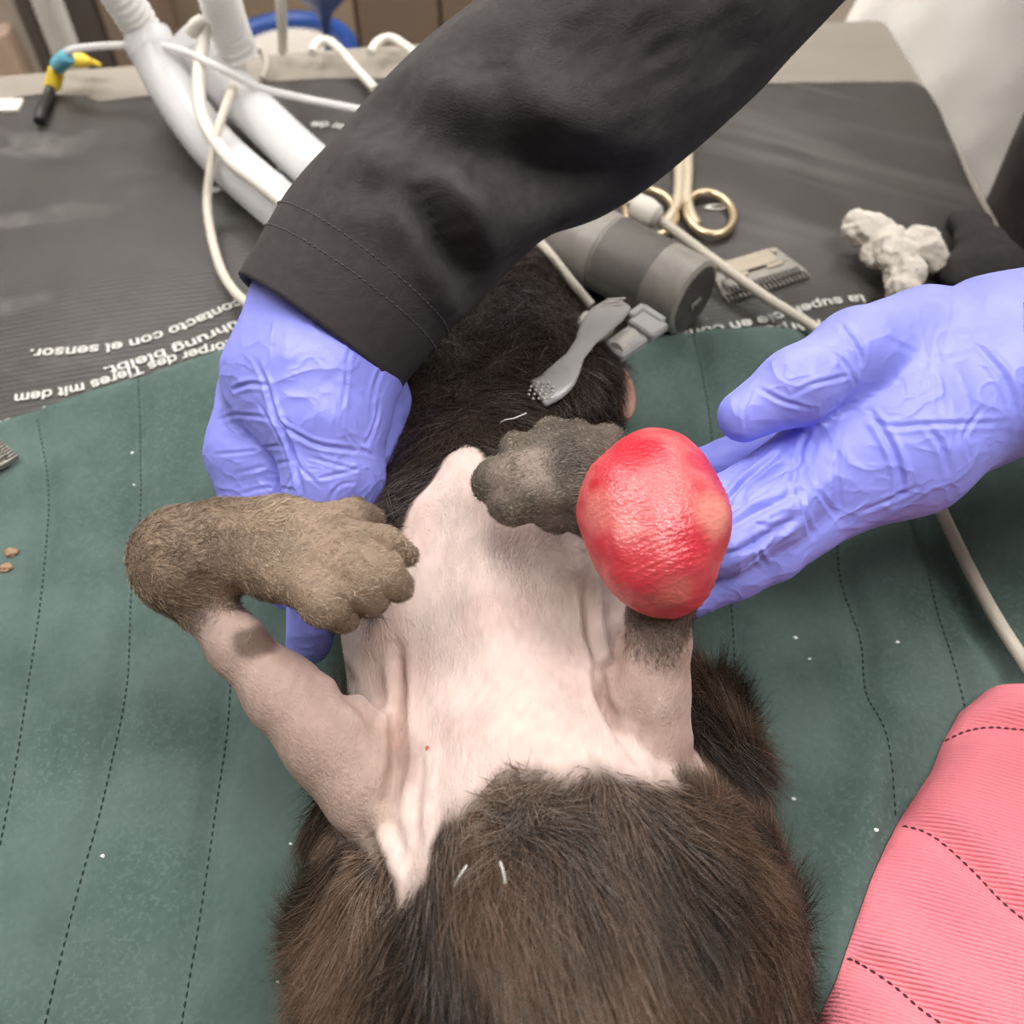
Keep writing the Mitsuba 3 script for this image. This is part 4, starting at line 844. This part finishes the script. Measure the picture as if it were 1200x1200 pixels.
# clip on the ear fur
mat('clip_plastic', (0.36, 0.35, 0.34), 0.3, 0.6); mat('clip_pale', (0.55, 0.52, 0.47), 0.35); mat('steel', (0.7, 0.68, 0.64), 0.25, metal=1.0)
k = thing('sensor_clip', 'grey plastic sensor clip holding the fur, with a round dotted pad', 'clip')
def bar(pts, w, t, bs, name, label=None):
    p = curve(PP(pts), step=.002); s = np.linspace(0, 1, len(p)); obj(name, sweep(p, np.interp(s, np.linspace(0, 1, len(w)), w), 16, True, flat=t), bs, k, True, label)
bar([(628, 462, .078), (650, 450, .080), (672, 420, .082), (695, 388, .076), (712, 368, .072), (724, 357, .068)], [.0095, .0088, .0050, .0055, .0085, .0100, .0080], .36, 'mat_clip_plastic', 'lever', 'grey upper lever')
cd = P(765, 372, .056) - P(706, 412, .058); Mc = frame_on((P(765, 372, .056) + P(706, 412, .058)) / 2 + np.array([.003, -.001, -.002]), cd)
obj('lever', placed(join(rbox((.036, .015, .006), (0, 0, 0), .0015), rbox((.014, .018, .005), (.010, -.001, .004), .0012)), Mc), 'mat_clip_plastic', k, 30, 'grey lower lever')
obj('jaw', placed(join(rbox((.012, .005, .008), (.012, .009, .004), .001), rbox((.005, .016, .007), (.017, .002, .004), .001)), Mc), 'mat_clip_plastic', k, 30)
for a, b in (((676, 392, .066), (690, 372, .064)), ((722, 410, .058), (742, 392, .056))):
    obj('hinge_barrel', lathe([(0, .0026), (.02, .0042), (.98, .0042), (1, .0026)], P(*a), P(*b), 18), 'mat_clip_pale', k, 30)
obj('hinge_pin', lathe([(0, .0012), (.05, .0024), (.95, .0024), (1, .0012)], P(697, 402, .066), P(716, 384, .064), 14), 'mat_blade_brass', k, 30)
obj('spring_wire', cable(PP([(680, 425, .076), (684, 416, .079), (691, 410, .078), (694, 412, .072)]), .0009, .001, 8), 'mat_steel', k, True)
padc = P(634, 457, .0845); nubs = []
for i in range(-2, 3):
    for j in range(-2, 3):
        if abs(i) + abs(j) < 4: nubs.append(trimesh.Trimesh(padc + [i * .0026 + j * .0006, j * .0026, -.0001 * (i * i + j * j)] + trimesh.creation.icosphere(1).vertices * .0007, trimesh.creation.icosphere(1).faces))
for m in nubs[:21]: obj('nub', m, 'mat_clip_pale', k, True)
grips = [cable([P(712 + i * 3.0, 364 - i * 3.6, .0745) + np.array([-.0045, .0015, 0]), P(712 + i * 3.0, 364 - i * 3.6, .0745) + np.array([.0055, .0025, 0])], .0006, .003, 6) for i in range(-1, 4)]
for m in grips: obj('grip_ridge', m, 'mat_clip_pale', k, True)

# cotton wool, lint, crumbs
mat('cotton', (0.74, 0.68, 0.60), 0.95, 0.1, bump=lambda p, n, uv: fbm(p.x * 500, p.y * 500, p.z * 500), bscale=0.0012, eps=3e-4, sheen=0.5)
W = Field(P(1045, 290, .02) - .06, P(1045, 290, .02) + .06, .0015)
for x, y, h, r in ((1008, 268, .022, .0125), (1022, 268, .024, .0125), (1040, 285, .022, .0125), (1052, 300, .024, .0125), (1082, 290, .022, .0130), (1088, 300, .018, .0115), (1030, 298, .016, .0115), (1062, 320, .020, .0130), (1058, 340, .018, .0115), (1074, 280, .024, .0095)): W.ell(P(x, y, h), (r, r * .9, r * .8), .003)
cv, cf = W.mesh(); cn = normals(cv, cf); cv = cv + cn * (.009 * (meshkit.fbm(cv * 130, 4, 3) - .5))[:, None]
cv[:, 2] = np.maximum(cv[:, 2], mat_z(cv[:, 0], cv[:, 1]) + .0004)
single('cotton_wad', (cv, cf), 'mat_cotton', 'crumpled white cotton wad in front of the right glove', 'cotton', None, True)
mat('lint', (0.70, 0.74, 0.70), 0.8); mat('crumb', (0.30, 0.19, 0.11), 0.7)
def speck(x, y, r, bs, name, label, cat, group, seed):
    m = trimesh.creation.icosphere(2); g = np.random.default_rng(seed); v = m.vertices * (r * (1 + .9 * (meshkit.noise(m.vertices * 2.1 + seed, seed)[:, None] - .5))) * [1.2, .9, .5]
    c = P(x, y, .012); c[2] = pad_z(c[:1], c[1:2])[0] + r * .3; single(name, trimesh.Trimesh(v + c, m.faces), bs, label, cat, group, True)
for i, (x, y, r) in enumerate(((153, 527, .0012), (155, 564, .0009), (118, 1001, .0011), (935, 666, .0016), (933, 745, .0012), (950, 770, .0009), (836, 792, .0011), (1052, 752, .0011), (931, 935, .0013), (1020, 980, .0012), (860, 912, .0010), (340, 988, .0008), (325, 1150, .0008))):
    speck(x, y, r * .7, 'mat_lint', 'lint_speck', 'tiny pale speck of lint on the green pad', 'lint', 'lint specks scattered on the green pad', i)
speck(14, 648, .0028, 'mat_crumb', 'crumb', 'small brown crumb near the left edge of the green pad, upper of two', 'crumb', None, 31); speck(7, 666, .0026, 'mat_crumb', 'crumb', 'small brown crumb near the left edge of the green pad, lower of two', 'crumb', None, 32)

# ------------------------------------------------------------------ behind the table, out of focus
mat('cabinet_tan', (0.40, 0.31, 0.22), 0.5); mat('cabinet_brown', (0.23, 0.17, 0.125), 0.5); mat('panel_grey', (0.42, 0.37, 0.31), 0.45); mat('panel_dark', (0.10, 0.085, 0.075), 0.4)
mat('blue_plastic', (0.015, 0.06, 0.26), 0.35); mat('bin_white', (0.60, 0.55, 0.48), 0.4); mat('peach', (0.55, 0.40, 0.30), 0.5)
def upright(name, px0, px1, y, dpt, bsdf, parent, z1=1.25, z0=0.0, py=60, label=None):
    a, b = PY(px0, py, y), PY(px1, py, y)
    return obj(name, rbox((b[0] - a[0], dpt, z1 - z0), ((a[0] + b[0]) / 2, y + dpt / 2, (z0 + z1) / 2), .004), bsdf, parent, False, label)
k = thing('storage_cabinet', 'low tan cabinet behind the table, its right door brown', 'cabinet')
upright('carcass', 128, 620, 1.30, .4, 'mat_cabinet_tan', k, .95)
upright('door', 133, 420, 1.278, .02, 'mat_cabinet_tan', k, .93, .06); upright('door', 424, 516, 1.278, .02, 'mat_cabinet_brown', k, .93, .06, label='brown door')
upright('door', 520, 616, 1.278, .02, 'mat_cabinet_brown', k, .93, .06, label='brown door')
k = thing('equipment_cart', 'grey upright equipment cart with posts at the far left behind the table', 'cart')
upright('side_panel', -60, 38, .98, .30, 'mat_panel_grey', k); upright('dark_strip', 38, 57, .985, .28, 'mat_panel_dark', k, label='dark strip'); upright('post', 57, 82, .975, .05, 'mat_white_paint', k, label='pale post')
upright('dark_panel', 92, 131, 1.0, .26, 'mat_panel_dark', k, label='dark panel'); upright('edge_strip', 131, 137, .99, .27, 'mat_cabinet_brown', k)
upright('back_panel', 57, 92, 1.10, .16, 'mat_panel_grey', k)
a = PY(84, 50, .95); obj('rod', join(sweep(np.array([[a[0], .95, .02], [a[0], .95, 1.3]]), .008, 14), ), 'mat_white_paint', k, 40, 'thin pale rod')
upright('base', -60, 137, .97, .34, 'mat_panel_dark', k, .05)
upright('front_panel', -60, 14, .95, .03, 'mat_peach', k, PY(0, 40, .95)[2], label='peach coloured lower panel')
# a white bin with a blue rim
k = thing('waste_bin', 'white bin with a blue rim standing behind the table', 'bin')
c = PY(338, 64, 1.0); ra = PY(408, 64, 1.0)[0] - c[0]; zr = c[2]
obj('bucket', lathe([(0, ra * .78), (.02, ra * .8), (.98, ra * .97), (1, ra)], [c[0], 1.0, .002], [c[0], 1.0, zr], 48), 'mat_bin_white', k, 30)
obj('rim', sweep(np.array([[c[0] + ra * 1.02 * math.cos(t), 1.0 + ra * 1.02 * math.sin(t), zr + .004] for t in np.linspace(0, 2 * np.pi * 1.01, 60)]), .013, 12, False), 'mat_blue_plastic', k, True, 'blue rim')
k = thing('blue_funnel', 'blue plastic funnel above the white bin', 'funnel')
c2 = PY(380, 20, .93)
obj('cone', lathe([(0, .005), (.35, .007), (.5, .011), (.75, .030), (1, .048)], PY(384, 50, .93), PY(376, -25, .93), 32), 'mat_blue_plastic', k, 30)
obj('stem', sweep(np.array([PY(384, 50, .93), [PY(384, 50, .93)[0], .95, zr + .01]]), .006, 12), 'mat_blue_plastic', k, True)
